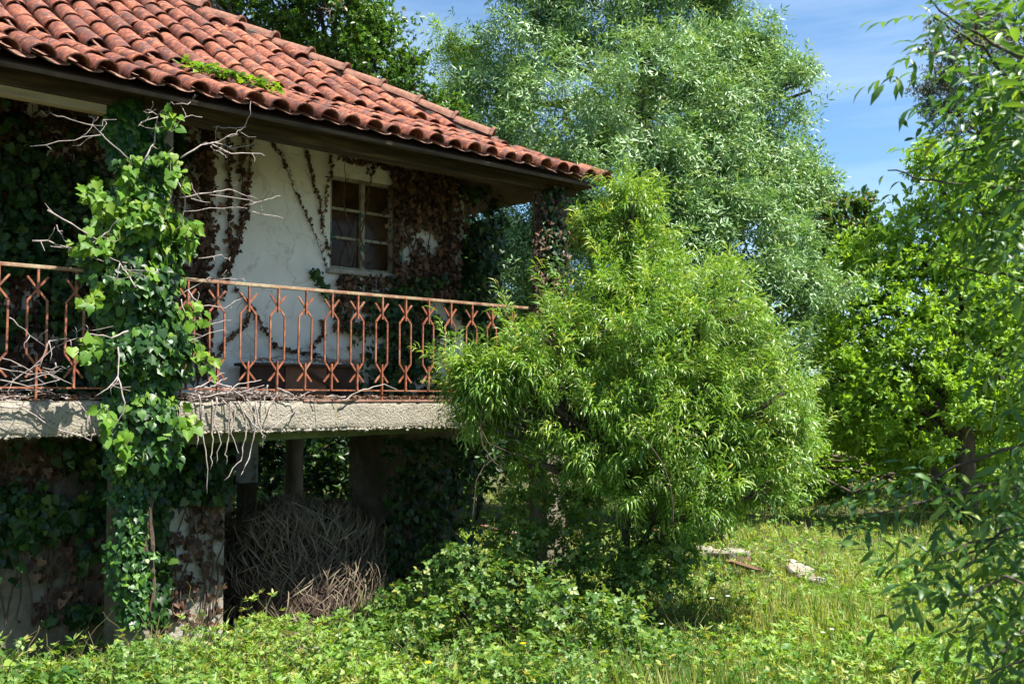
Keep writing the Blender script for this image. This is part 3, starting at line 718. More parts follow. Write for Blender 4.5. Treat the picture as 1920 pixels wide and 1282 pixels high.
# grey dead twigs reaching out of the ivy (each a part)
TW = [[(240,297),(210,278),(170,236),(135,222),(100,210)],[(170,238),(172,225),(168,214)],[(190,255),(140,262),(60,272)],
 [(270,300),(295,265),(298,216),(318,195),(345,200),(372,178)],[(300,218),(270,225),(258,238)],[(299,213),(268,209)],[(322,245),(345,219),(375,222)],
 [(335,298),(372,275),(400,266),(440,250),(456,240),(464,215),(466,192)],[(456,241),(430,240),(405,237)],[(395,268),(440,275),(478,270)],[(400,270),(440,285),(490,288),(491,294)],[(400,272),(420,290),(420,298)],
 [(340,370),(390,362),(420,357),(455,362),(488,371)],[(390,366),(430,372),(478,380)],[(462,388),(500,372),(530,366)],[(462,396),(500,402),(536,408)],[(360,372),(400,378)],[(350,395),(420,388),(460,392)],
 [(318,335),(335,345),(342,370),(341,420),(330,440)],[(60,452),(100,456),(160,478),(200,490)],[(85,396),(130,420),(185,447),(210,430),(222,410)],[(140,470),(190,445)],[(95,462),(150,468),(175,440)],[(110,420),(118,440),(130,470)],
 [(245,620),(210,632),(165,628),(130,640),(112,648)],[(165,628),(160,614),(152,606)],[(14,596),(40,618),(85,648)],[(250,540),(235,510),(228,492),(195,475)],[(228,492),(260,495)],[(228,493),(222,525)],
 [(226,650),(222,705),(198,730),(176,742)],[(222,706),(230,755),(228,770),(206,818)],[(350,545),(362,565),(380,600),(392,620)],[(370,575),(420,578),(456,560)],[(360,592),(400,606),(438,600)],[(352,642),(385,630),(420,618)],[(345,560),(350,590),(372,608)],
 [(330,560),(390,520),(440,525)],[(370,485),(410,480),(430,490)],[(70,690),(90,640),(110,638)],[(0,672),(50,688),(90,720)],[(0,690),(60,700),(120,695)],[(10,725),(60,690),(100,650)],[(40,715),(90,700),(130,720)],[(0,712),(50,725),(110,712)],[(100,680),(95,700),(110,725)]]
for i, t in enumerate(TW):
    dd = -.22 - .2 * rs.rand(); n = len(t); pts = [H(*(lambda q: (q[0], dd - .05 * math.sin(j * 1.3 + i), q[1]))(onplane(x, y, dd))) for j, (x, y) in enumerate(t)]
    pts = np.array(pts); m = 3 * (n - 1) + 1; ti = np.linspace(0, n - 1, m); pp = np.stack([np.interp(ti, range(n), pts[:, c]) for c in range(3)], 1); pp[1:-1] += rs.normal(0, .005, (m - 2, 3))
    r0 = .0065 if n > 3 else .0042
    tb = MB().tube(pp, np.linspace(r0, .0022, m), 5)
    for j in range(1 + n // 2):
        q = pp[rs.randint(1, m)]; tb.tube(wob(rs, q, q + rs.normal(0, .07, 3), 4, .1), np.linspace(.003, .0015, 4), 4)
    tb.obj('twig', M['twig'], ivy, smooth=True)
# ivy patch on the roof
rp = thing('roof_ivy', 'small patch of bright green ivy lying on the clay tiles near the eaves', 'ivy')
PP, DD = [], []
while len(PP) < 190:
    t = rs.rand(); s_ = 1.38 + .72 * t + rs.normal(0, .02); k = .62 - .28 * t + rs.normal(0, .055)
    PP.append(H(s_, DE + k, float(rz_(k)) + .15 + .07 * rs.rand())); DD.append(rs.normal(0, 1, 3) * [1, 1, .4] + [0, 0, .2])
PP, DD = np.array(PP), np.array(DD)
leafobj('foliage', scatter(IVm, PP, DD, .035 + .03 * rs.rand(len(PP)), rs, roll=.6), M['ivyyoung'], rp)
mb = MB()
for i in range(6): mb.tube(wob(rs, PP[rs.randint(190)], PP[rs.randint(190)], 6, .05), .003, 4)
mb.obj('stem', M['vinestem'], rp)

def vnoise(x, y, seed):
    r = np.random.RandomState(seed); s = 0
    for k in range(6):
        a = r.rand(4) * 6.28; f = 1.3 * 1.7 ** k / 100
        s = s + np.sin(x * f * math.cos(a[0]) + y * f * math.sin(a[0]) + a[1]) * np.sin(x * f * math.sin(a[2]) - y * f * math.cos(a[2]) + a[3]) / (1 + .5 * k)
    return s
def wallpatch(name, lab, cat, box, d, n, size, mat, seed, thr=-.2, tm=None, dens=None, nstem=8, thick=.10, group=None):
    rs = np.random.RandomState(seed); x0, y0, x1, y1 = box
    t = thing(name, lab, cat, group=group); x = x0 + (x1 - x0) * rs.rand(n * 4); y = y0 + (y1 - y0) * rs.rand(n * 4)
    ok = vnoise(x, y, seed) + rs.normal(0, .25, len(x)) > thr
    if dens is not None: ok &= rs.rand(len(x)) < dens(x, y)
    x, y = x[ok][:n], y[ok][:n]
    P = np.array([H(*(lambda q: (q[0], d - thick * rs.rand() ** 1.5, q[1]))(onplane(a, b, d))) for a, b in zip(x, y)])
    D = np.array([0, 0, -1.]) + rs.normal(0, .55, P.shape); U = OUT + rs.normal(0, .45, P.shape) + [0, 0, .3]
    leafobj('foliage', scatter(tm or IVm, P, D, size * (.5 + .8 * rs.rand(len(P))), rs, basis=basis_from(D, U)), mat, t, 'stuff')
    mb = MB()
    for i in range(nstem):
        xx = x0 + (x1 - x0) * rs.rand(); pts = []
        for b in np.linspace(y1, y0, 10):
            xx = np.clip(xx + rs.normal(0, 9), x0, x1); s_, z_ = onplane(xx, b, d); pts.append(H(s_, d - .02, z_))
        mb.tube(pts, np.linspace(.009, .003, 10), 4)
    if nstem: mb.obj('stem', M['vinestem'], t)
    return t
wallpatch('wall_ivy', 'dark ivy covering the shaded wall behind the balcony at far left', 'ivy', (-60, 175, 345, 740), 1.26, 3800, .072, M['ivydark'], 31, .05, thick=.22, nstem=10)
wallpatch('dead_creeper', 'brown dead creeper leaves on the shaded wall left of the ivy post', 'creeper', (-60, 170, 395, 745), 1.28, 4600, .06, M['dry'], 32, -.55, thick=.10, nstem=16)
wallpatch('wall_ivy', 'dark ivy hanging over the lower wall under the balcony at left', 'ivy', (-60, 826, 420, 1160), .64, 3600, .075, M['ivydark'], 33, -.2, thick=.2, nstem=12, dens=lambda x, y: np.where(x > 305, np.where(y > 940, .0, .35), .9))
wallpatch('dead_creeper', 'thin dead creeper on the pale lower wall beside the hay heap', 'creeper', (-60, 830, 416, 1170), .645, 950, .06, M['dry'], 34, -.2, thick=.05, nstem=14)
wallpatch('dead_creeper', 'dense brown dead creeper covering the wall right of the window', 'creeper', (735, 318, 882, 560), 1.28, 2300, .055, M['dry'], 35, -.35, thick=.12, nstem=12, dens=lambda x, y: np.where(x < 845, 1., .35))
wallpatch('dead_creeper', 'brown creeper trailing over the head and right half of the window', 'creeper', (636, 290, 762, 500), 1.27, 520, .055, M['dry'], 36, .15, thick=.06, nstem=3, dens=lambda x, y: np.where(y < 330, .8, np.clip((x - 712) / 60, 0, .8)))
wallpatch('dead_creeper', 'brown creeper hanging beneath the window sill', 'creeper', (625, 515, 800, 620), 1.27, 560, .055, M['dry'], 37, -.1, thick=.10, nstem=5)
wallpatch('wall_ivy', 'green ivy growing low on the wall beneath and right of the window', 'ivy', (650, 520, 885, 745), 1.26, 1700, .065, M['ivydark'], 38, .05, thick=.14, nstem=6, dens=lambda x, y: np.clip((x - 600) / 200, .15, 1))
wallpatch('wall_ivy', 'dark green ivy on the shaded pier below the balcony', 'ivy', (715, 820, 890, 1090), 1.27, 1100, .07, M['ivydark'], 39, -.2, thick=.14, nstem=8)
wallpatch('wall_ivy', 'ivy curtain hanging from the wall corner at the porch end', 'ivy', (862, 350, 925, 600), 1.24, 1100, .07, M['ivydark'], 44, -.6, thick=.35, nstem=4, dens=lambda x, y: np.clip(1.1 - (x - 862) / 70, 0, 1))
wallpatch('wall_ivy', 'ivy wrapped round the reddish corner post at the end of the balcony', 'ivy', (1004, 352, 1050, 620), -.06, 900, .055, M['ivydark'], 45, -1.0, thick=.14, nstem=14, dens=lambda x, y: np.where(x > 1015, 1, .25))
wallpatch('dead_creeper', 'dry stems and brown leaves bundled round the corner post above the handrail', 'creeper', (998, 350, 1060, 640), -.08, 700, .045, M['dry'], 46, -1.0, thick=.12, nstem=22)
def vine(lab, path, d, w, n, size, seed, mat='dry', rad=.005):
    rs = np.random.RandomState(seed); t = thing('dead_vine', lab, 'vine', group=None); path = np.array(path, float)
    pts = np.array([H(*(lambda q: (q[0], d, q[1]))(onplane(x, y, d))) for x, y in path]); m = len(pts)
    ti = np.linspace(0, m - 1, m * 5); pp = np.stack([np.interp(ti, range(m), pts[:, c]) for c in range(3)], 1) + rs.normal(0, .006, (m * 5, 3))
    MB().tube(pp, np.linspace(rad, rad * .5, len(pp)), 4).obj('stem', M['vinestem'], t)
    q = rs.rand(n) * (len(pp) - 1.01); i = q.astype(int); P = pp[i] + (pp[i + 1] - pp[i]) * (q - i)[:, None] + rs.normal(0, w, (n, 3)) * .8; P += OUT * .02
    D = np.array([0, 0, -1.]) + rs.normal(0, .8, P.shape); U = OUT + rs.normal(0, .5, P.shape)
    leafobj('foliage', scatter(IV, P, D, size * (.5 + .8 * rs.rand(n)), rs, basis=basis_from(D, U)), M[mat], t)
vine('broad brown dead vine at the left edge of the bare white plaster', [(392,236),(386,320),(390,420),(384,520),(388,640)], 1.27, .045, 520, .05, 51)
vine('dead vine hanging straight down the white plaster, first right of the broad one', [(425,248),(430,330),(427,400),(430,480),(415,560)], 1.28, .018, 190, .04, 52)
vine('dead vine that swings left near the handrail on the white plaster', [(455,255),(452,330),(460,400),(440,470),(405,520),(398,600)], 1.28, .020, 230, .042, 53)
vine('thin dead vine with small leaves, third hanging strand on the plaster', [(472,258),(468,330),(455,380),(445,450),(430,500)], 1.28, .012, 110, .032, 54)
vine('dead vine slanting down right across the bare plaster', [(505,262),(530,300),(548,345),(570,395),(590,440),(612,500)], 1.28, .008, 110, .030, 55)
vine('dead vine curving down towards the left window jamb', [(573,278),(582,325),(598,372),(604,430),(616,480)], 1.28, .010, 130, .032, 56)
vine('short dead vine under the beam at the window corner', [(620,290),(622,315),(612,350),(608,400)], 1.28, .008, 60, .03, 57)
vine('dead vine running above the window along the beam', [(640,292),(670,305),(705,300),(740,318),(765,330)], 1.27, .020, 130, .04, 58)
vine('dark vine trailing diagonally low on the white wall behind the balusters', [(462,560),(490,610),(515,650),(560,660),(600,668),(640,690)], 1.28, .012, 130, .034, 59)
vine('dark vine looping low behind the left balusters', [(400,690),(420,640),(455,610),(470,580),(440,540)], 1.28, .012, 110, .034, 60)
vine('short vine rising beside the board box', [(580,665),(590,640),(608,625),(600,600)], 1.28, .012, 60, .034, 61)
vine('green ivy strand climbing beside the window sill', [(665,650),(650,600),(620,560),(600,530),(585,510)], 1.26, .035, 80, .06, 62, 'ivy')
# boards leaning on the balcony
s_a, z_a = onplane(470, 725, 1.0); s_b, _ = onplane(668, 725, 1.0); _, z_t = onplane(560, 678, 1.0)
bx = thing('board_box', 'old low brown box of boards with a rotten dark lid on the balcony floor', 'box', H(s_a, 1.0, 2.0), RZ)
Wb, Hb = s_b - s_a, z_t - 2.0
MB().box((0, 0, 0), (Wb * .30, .02, Hb - .05)).obj('side_board', M['boxdark'], bx)
MB().box((Wb * .31, -.004, 0), (Wb * .70, .02, Hb - .05)).obj('front_board', M['box'], bx)
MB().box((Wb * .71, 0, 0), (Wb, .02, Hb - .05)).obj('side_board', M['boxdark'], bx)
MB().box((0, .021, 0), (.02, .22, Hb - .05)).obj('end_board', M['boxdark'], bx)
MB().box((Wb - .02, .021, 0), (Wb, .22, Hb - .05)).obj('end_board', M['boxdark'], bx)
MB().box((-.05, -.04, Hb - .048), (Wb + .04, .25, Hb - .02)).obj('lid', M['boxdark'], bx, bevel=.006)
MB().bar((Wb * .45, -.02, Hb - .06), (Wb * .95, -.03, .02), .03, .012, (0, 1, 0)).obj('leaning_lath', M['boxdark'], bx)
# litter of twigs on the slab
rs = np.random.RandomState(71); mb = MB()
for i in range(1150):
    u = rs.rand()
    if i < 430: s_ = rs.normal(1.75, .42); d = abs(rs.normal(0, .20)) - .05; z = 2.01 + .10 * rs.rand() * math.exp(-(s_ - 1.75) ** 2 / .3)
    elif i < 560: s_ = -.9 + 1.8 * rs.rand(); d = -.05 + .3 * rs.rand(); z = 2.01 + .08 * rs.rand()
    elif i < 700: s_, d = s_a + Wb * rs.rand(), 1.0 + rs.normal(0, .06); z = 2.0 + Hb + .03 * rs.rand()
    else: s_ = -1 + 6.3 * u; d = -.04 + 1.2 * rs.rand() ** 1.6; z = 2.008 + .035 * rs.rand()
    s_ = np.clip(s_, -1.5, 5.3); L_ = .04 + .16 * rs.rand() ** 2; a = rs.normal(0, .6) if rs.rand() < .6 else rs.rand() * 3.14
    v = np.array([math.cos(a), math.sin(a), rs.normal(0, .12)]) * L_
    p = np.array([s_, max(d, -.07), z]); mb.tube(wob(rs, p, p + v, 3, .1), .0022 + .003 * rs.rand(), 3)
tl = mb.obj('twig_litter', M['twig'], None, loc=HA, rot=(0, 0, RZ), kind='stuff'); tl['label'] = 'layer of grey dry twigs and vine litter lying on the balcony slab'
wl = []
x = rs.rand(2600) * 6 - .9; d = rs.rand(2600) ** 1.3 * 1.2 - .02
P = np.array([H(a, b, 2.012 + .03 * c) for a, b, c in zip(x, d, rs.rand(2600))]); D = rs.normal(0, 1, P.shape) * [1, 1, .3]
o = leafobj('leaf_litter', scatter(IV, P, D, .03 + .03 * rs.rand(2600), rs, roll=.5), M['dry'], None, 'stuff'); o['label'] = 'brown dead leaves littering the balcony floor behind the railing'
# dead vines spilling over the edge of the slab
dv = thing('dead_vine', 'bundle of bare grey vines spilling over the slab edge right of the ivy', 'vine')
OV = [[(372,740),(378,800),(385,860),(388,925)],[(395,750),(398,800),(396,850),(392,880)],[(405,745),(402,790),(410,830),(404,868)],[(430,752),(428,815),(422,850),(424,870)],[(445,752),(462,790),(455,830),(452,860),(420,900)],
 [(460,748),(480,790),(470,850),(455,880),(448,892)],[(480,752),(485,790),(492,815),(490,830)],[(455,770),(480,800),(494,818),(492,840)],[(560,756),(545,778),(515,796),(498,812)],[(520,735),(510,760),(498,790),(494,812)],[(500,722),(495,745),(497,775)],
 [(375,745),(410,738),(450,735),(495,722)],[(380,728),(400,722),(425,708)],[(360,730),(390,715),(420,700)],[(420,742),(445,720),(490,712)],[(520,728),(545,738),(560,752)],[(640,752),(680,730),(720,722),(745,732)],[(395,715),(430,725),(455,745),(475,775)],[(378,760),(372,810),(368,840)],[(415,750),(440,770),(432,810),(446,850)]]
for i, t in enumerate(OV):
    n = len(t); pts = np.array([H(*(lambda q: (q[0], -.085 - .03 * rs.rand(), q[1]))(onplane(x, y, -.09))) for x, y in t]); m = 4 * (n - 1) + 1; ti = np.linspace(0, n - 1, m)
    pp = np.stack([np.interp(ti, range(n), pts[:, c]) for c in range(3)], 1); pp[1:-1] += rs.normal(0, .006, (m - 2, 3))
    MB().tube(pp, np.linspace(.0075, .003, m), 5).obj('strand', M['twig'], dv, smooth=True)
lv = thing('dead_vine', 'bare vine drooping over the slab face at the left edge of the picture', 'vine')
for t in ([(0,762),(50,768),(95,800),(150,818),(172,826)],[(30,757),(60,764),(90,790)],[(140,752),(168,775),(176,812),(170,828)]):
    pts = np.array([H(*(lambda q: (q[0], -.085, q[1]))(onplane(x, y, -.09))) for x, y in t]); n = len(t); ti = np.linspace(0, n - 1, 13)
    pp = np.stack([np.interp(ti, range(n), pts[:, c]) for c in range(3)], 1); pp[1:-1] += rs.normal(0, .005, (11, 3)); MB().tube(pp, np.linspace(.006, .003, 13), 5).obj('strand', M['twig'], lv, smooth=True)
# under the balcony: hay heap, flaking post, old stump posts
hc = at(548, 1176, 9.9); hc[2] = 0
hh = thing('frond_heap', 'broad heap of dry brown fronds stacked in the opening under the balcony', 'heap', hc)
rs = np.random.RandomState(81)
fl = leaf3(1, .045, .8, .25); P, D, S, UP = [], [], [], []
n = 5200
for i in range(n):
    a = rs.rand() * 6.283; t = rs.rand(); rr = (.80 - .34 * t ** 2.6) * (.8 + .3 * rs.rand()) * (1 + .12 * math.sin(2 * a + 1)); z = .98 * t * (1 + .1 * math.sin(3 * a))
    if rs.rand() < .3: rr *= rs.rand() ** .5; z = .98 + .14 * rs.rand() - .35 * rr * rr
    o_ = np.array([math.cos(a), math.sin(a), 0]); P.append(o_ * rr + [0, 0, max(.03, z)]); side = np.array([-o_[1], o_[0], 0])
    D.append(o_ * (.35 + .5 * rs.rand()) + [0, 0, -.9 + .5 * rs.rand()] + side * rs.normal(0, .85)); S.append(.14 + .2 * rs.rand()); UP.append(o_ + [0, 0, .6])
P, D, UP = np.array(P), np.array(D), np.array(UP); fz = (fl[0], fl[1], np.zeros(len(fl[0])))
hv = scatter([fz], P, D, S, rs, basis=basis_from(D, UP + rs.normal(0, .3, UP.shape)))
leafobj('fronds', hv, M['hay'], hh, 'stuff')
# core so the heap is solid
ua = sphere(rs, 1)[0]; mb = MB(); V = []; 
for j in range(7):
    for i in range(14):
        a = i / 14 * 6.283; t = j / 6; r = (.68 - .32 * t ** 2.6) * (1 - (t > .95)) + .02; V.append((r * math.cos(a), r * math.sin(a), t * .92 - .1))
mb.add(V, [(j*14+i, j*14+(i+1) % 14, (j+1)*14+(i+1) % 14, (j+1)*14+i) for j in range(6) for i in range(14)]); mb.obj('core', M['boxdark'], hh, smooth=True)
P, D, S = [], [], []
for i in range(1500):
    x = 430 + 260 * rs.rand(); Yd = 7.9 + 1.0 * rs.rand(); q = at(x, 752, Yd); P.append((q[0], Yd, gh(q[0], Yd) + .02 + .14 * rs.rand() * (x > 520))); a = rs.rand() * 6.28; D.append((math.cos(a), math.sin(a) , rs.normal(-.05, .2))); S.append(.12 + .2 * rs.rand())
o = leafobj('straw_litter', scatter([fz], P, np.array(D), S, rs, roll=.5), M['hay'], None, 'stuff'); o['label'] = 'pale dry fronds and straw strewn on the ground in front of the heap'
s_, _ = onplane(470, 870, 3.4); pb = thing('flaking_post', 'blue white flaking painted post standing behind the heap under the house', 'post', H(s_, 3.4, 0), RZ)
q0, q1 = onplane(470, 905, 3.4)[1], 1.74
MB().box((-.11, 0, q0), (.10, .16, q1)).obj('painted_shaft', M['bluepaint'], pb, bevel=.01); MB().box((-.10, .012, 0), (.09, .15, q0 - .002)).obj('bare_foot', M['bark'], pb)
s_, _ = onplane(553, 870, 5.0)
tp = thing('timber_prop', 'round timber prop holding the floor above, right of the painted post', 'prop', H(s_, 5.0, 0))
MB().tube(wob(rs, (0, 0, -.1), (0, 0, 1.745), 8, .008), np.linspace(.14, .12, 8), 9).obj('shaft', M['bark'], tp, smooth=True)
MB().tube([(0, 0, 1.60), (0, 0, 1.70)], [.135, .16], 9).obj('head', M['greyplank'], tp)
#==TREES==
# ---------------------------------------------------------------- trees and shrubs
def tree(name, label, cat, blobs, trunk, tr, tm, size, mat, seed, dens, rc, per, fill=.25, spread=.8, flat=.8, droop=0., group=None, ntw=80, r0=.06, keepdir=False, rough=0, holes=None, shoots=0):
    rs = np.random.RandomState(seed); base = trunk[0]
    blobs = [(c, r * (.9 if rough else 1)) for c, r in blobs]
    for i in range(rough):
        c, r = blobs[rs.randint(len(blobs))]; u = sphere(rs, 1)[0]; blobs.append((c + u * r * rs.uniform(.85, 1.2), r * rs.uniform(.2, .45)))
    t = thing(name, label, cat, base, group=group); b0 = np.array(base, float)
    P, D, cl = crown_points(blobs, rs, dens, rc, per, fill, flat, spread)
    ok = P[:, 2] > gh(P[:, 0], P[:, 1]) + .05; P, D = P[ok], D[ok]
    O = D / np.linalg.norm(D, axis=1, keepdims=True)
    if holes:
        f = holes[0]; q = P * f; nz_ = np.sin(q[:, 0] + 1.7 * np.sin(q[:, 2] * .8)) * np.sin(q[:, 2] * 1.1 + q[:, 1] * .6) + .6 * np.sin(q[:, 0] * 2.3 + q[:, 2] * 1.9 + seed) * np.sin(q[:, 1] * 2.1 - q[:, 2] * 2.6)
        kp = nz_ > holes[1] - .5 * rs.rand(len(P)); P, O = P[kp], O[kp]
    D = O
    if shoots:
        SP_, SO_ = [], []
        for q in cl[rs.permutation(len(cl))[:shoots]]:
            if q[5] < -.25: continue
            dr = q[3:] * .5 + np.array([rs.normal(0, .25), rs.normal(0, .25), .75]); dr /= np.linalg.norm(dr); L_ = holes[2] * rs.uniform(.5, 1.3)
            for t_ in np.linspace(0, 1, 6): SP_.append(q[:3] + dr * L_ * t_ + np.array([0, 0, -.25 * L_ * t_ * t_])); SO_.append(dr)
        P = np.r_[P, SP_]; O = np.r_[O, SO_]; D = O
    UPN = O + np.array([0, 0, .75]) + rs.normal(0, .45, O.shape)
    D = rs.normal(0, .7, O.shape) + O * .35 + np.array([0, 0, -droop])
    if keepdir: D = O + rs.normal(0, .3, O.shape) + [0, 0, .35]; UPN = None
    S = size * (.65 + .6 * rs.rand(len(P)))
    V, Fc, r = scatter(tm(rs), P, D, S, rs, roll=.3, up=UPN)
    obj('crown', mesh('crown', V - b0, Fc, M[mat], r), t, kind='stuff')
    mb = limbs(np.array(trunk) , tr, blobs, cl, rs, r0, ntw)
    o = mb.obj('trunk', M['bark'], t, smooth=True, loc=-b0)
    return t, P, D, len(Fc)
tot = 0
def pin_t(n, l, w, k=4, **q): return lambda rs: [pinnate(rs, n, 1.0, l, w, **q) for _ in range(k)]
def ros_t(n, l, w, k=4, **q): return lambda rs: [rosette(rs, n, l, w, **q) for _ in range(k)]
b = [blob(*q) for q in [(1010,60,16.5,105),(1150,-20,17,150),(1280,10,17,115),(1365,110,16.5,85),(925,180,16.5,80),(1060,220,15.8,140),(1210,180,15.6,150),(1340,230,16,120),(1440,190,16.5,75),(1497,158,16.5,42),(1470,262,16.5,70),
   (1000,370,16,130),(1150,360,15.4,150),(1300,350,15.6,140),(1430,350,16,95),(1250,480,15.2,150),(1400,460,15.2,110),(1490,480,15.4,75),(1540,540,15.2,45),(1430,570,15,105),(1100,520,15.8,140),(960,500,16,110),(1330,-110,17,120),(1180,-190,17,150),(1030,-110,17,130),(1520,330,16.2,35),(1405,60,16.5,45),(1590,535,15.3,28),(1420,690,15.4,100),(900,420,16.4,70)]]
tr_b = at(1230, 760, 17); tr_b[2] = 0
tA = tree('ash_tree', 'huge silvery green feathery tree filling the centre behind the roof', 'tree', b, [tr_b, tr_b + [0, 0, 2], tr_b + [-.3, 0, 4.5], tr_b + [-.2, .1, 7], tr_b + [0, 0, 9.5]], [.32, .27, .2, .13, .06], pin_t(2, .50, .125, droop=.5), .20, 'ash', 101, 68, .31, 44, fill=.13, droop=.1, rough=80, holes=(1.7, -.35, .7), shoots=120, ntw=260, r0=.09)
b = [blob(*q) for q in [(380,-60,15,110),(500,-20,15,120),(620,20,15,110),(700,110,15,85),(770,165,15,62),(600,-120,15.5,150),(700,50,15,60),(800,215,15,60),(640,150,15.5,90),(480,60,15.5,100),(850,250,15.5,50),(720,220,15.5,70)]]
tr_b = at(775, 760, 15.4); tr_b[2] = 0
tB = tree('broadleaf_tree', 'deep green broadleaf tree with a few orange leaves rising behind the house roof', 'tree', b, [tr_b, tr_b + [0, 0, 2.5], tr_b + [-.4, 0, 4], tr_b + [-.9, 0, 5.2]], [.26, .22, .15, .10], ros_t(6, .9, .42), .085, 'oak', 102, 80, .30, 34, ntw=100, rough=20)
b = [blob(*q) for q in [(880,90,17.8,40),(845,75,17.8,28),(870,150,18,50),(840,230,18,60)]]
tr_b = at(870, 760, 18.4); tr_b[2] = 0
tB2 = tree('ash_tree', 'slender lighter green tree filling the gap between roof tree and big tree', 'tree', b, [tr_b, tr_b + [0, 0, 3], tr_b + [0, 0, 7]], [.15, .12, .05], pin_t(3, .42, .11, droop=.5), .2, 'bright', 112, 75, .32, 30)
b = [blob(*q) for q in [(1570,560,17,80),(1660,490,16.5,75),(1740,500,16,70),(1640,620,16,120),(1770,600,15.6,110),(1850,520,16,100),(1870,690,15.6,130),(1720,740,15.4,120),(1580,720,16,110),(1735,410,16.4,26),(1700,440,16.4,45),(1790,450,16.2,50),(1850,400,16,90),(1940,560,16,120),(1940,720,16,120),(1760,340,16,45),(1740,300,16,22),(1820,310,16,55),(1600,780,16.5,70),(1700,820,16.5,70),(1820,810,16.5,80)]]
tr_b = at(1808, 760, 16); tr_b[2] = 0
tC = tree('broadleaf_tree', 'bright yellow green leafy tree beyond the meadow on the right', 'tree', b, [tr_b, tr_b + [0, 0, 1.5], tr_b + [-.1, 0, 3.2], tr_b + [0, 0, 4.8]], [.17, .14, .10, .05], ros_t(6, .95, .36), .10, 'bright', 103, 74, .34, 26, fill=.12, flat=.55, ntw=160)
b = [blob(*q) for q in [(1800,70,21,65),(1850,120,21,90),(1900,60,21,70),(1770,190,21,50),(1760,150,21,45),(1860,230,21,85),(1930,180,21,90),(1830,30,21,35),(1900,330,21,80),(1740,180,21,35)]]
tr_b = at(1870, 760, 21); tr_b[2] = 0
tD = tree('olive_tree', 'tall thin grey brown fine leaved tree behind the right foliage', 'tree', b, [tr_b, tr_b + [0, 0, 3.5], tr_b + [0, 0, 7.5]], [.2, .15, .06], ros_t(8, .8, .16), .11, 'olive', 104, 80, .26, 18, fill=.3, ntw=200, r0=.03)
b = [blob(*q) for q in [(1490,380,23,45),(1520,430,23,60),(1545,370,23,26),(1595,410,23,40),(1620,385,23,18),(1580,480,23,75),(1640,470,23,55),(1500,500,23,60)]]
tr_b = at(1570, 760, 23); tr_b[2] = 0
tE = tree('broadleaf_tree', 'distant olive green tree with a thin top against the sky, right of the big tree', 'tree', b, [tr_b, tr_b + [0, 0, 3], tr_b + [0, 0, 6]], [.18, .13, .06], ros_t(6, .9, .4), .12, 'oak', 105, 85, .32, 26, fill=.12)
# peach shrub in front of the balcony end
lf = leaf3(1, .20, .55, .2)
lf4 = (np.array([(0, 0, 0), (-.062, .32, .03), (.062, .32, .03), (-.055, .66, -.10), (.055, .66, -.10), (0, .88, -.46)]), np.array([(0, 2, 1), (1, 2, 4), (1, 4, 3), (3, 4, 5)]))
def peach_spray(rs):
    it = []
    for i in range(11):
        a = i * 2.4 + rs.normal(0, .3); t = i / 11; e = .85 - .25 * t
        it.append((*lf4, (0, t * .95, -.25 * t * t), (math.cos(a) * e, .55 + .3 * rs.rand(), math.sin(a) * e - .12), .38 + .24 * rs.rand(), None))
    return assemble(it, rs)
b = [blob(*q) for q in [(1188,445,9,38),(1215,485,9,42),(1240,525,9,60),(1150,535,8.9,48),(1185,510,9,62),(1215,570,9,80),(1290,590,8.8,100),(1150,610,8.7,110),(1050,670,8.5,90),(965,690,8.5,62),(920,705,8.4,50),(1045,655,8.7,48),(900,760,8.3,45),(1180,720,8.4,130),(1340,690,8.5,110),(1430,780,8.4,90),(1300,810,8.3,120),(1090,800,8.3,105),(1460,850,8.4,65),(975,780,8.4,60),(1200,870,8.3,100),(1380,880,8.4,80),(1490,800,8.5,45),(1480,880,8.3,42),(1310,945,8.2,55),(1415,930,8.2,42),(890,720,8.4,34),(1180,395,9,26),(1400,640,8.7,55),(1120,440,9,30)]]
tr_b = at(1165, 760, 8.9); tr_b[2] = 0
tF = tree('peach_shrub', 'large bright green shrub with long drooping leaves at the balcony end', 'shrub', b, [tr_b, tr_b + [.02, 0, .6], tr_b + [.05, -.1, 1.3], tr_b + [.05, 0, 2.4], tr_b + [.1, 0, 3.2]], [.05, .045, .035, .025, .012], lambda rs: [peach_spray(rs) for _ in range(6)],   .17, 'peach', 106, 330, .13, 9, fill=.14, holes=(8.5, -.06, .42), shoots=260, spread=.9, droop=.15, keepdir=True, rough=110, ntw=200, r0=.018)
rs = np.random.RandomState(107)
P = tF[1]; fr = -np.linalg.norm(P - CAM, axis=1) + rs.rand(len(P)) * .5; sel = np.argsort(-fr)[:300]
lfm = [mesh('leaf', lf[0] * [1, 1, c], lf[1], M['peach'], np.full(len(lf[0]), .0)) for c in (1, .6, 1.3)]
b0 = np.array(tr_b); Dl = rs.normal(0, .6, (300, 3)) + [0, -.4, -.5]
partleaves('leaf', tF[0], lfm, P[sel] - b0, Dl, .09 + .05 * rs.rand(300), rs, roll=.3)
# yellow reddish young shoots on the left of the shrub top
P = np.array([at(x, y, 9.3 + rs.normal(0, .15)) for x, y in zip(rs.normal(1145, 28, 60), rs.normal(430, 26, 60))])
o = leafobj('young_shoots', scatter([peach_spray(rs) for _ in range(3)], P - b0, rs.normal(0, .5, P.shape) + [-.6, 0, .3], .13, rs), leafmat('yellow_shoot', [(0, (.22, .26, .02)), (.7, (.34, .27, .03)), (1, (.42, .16, .04))], .4), tF[0]); o['kind'] = 'stuff'
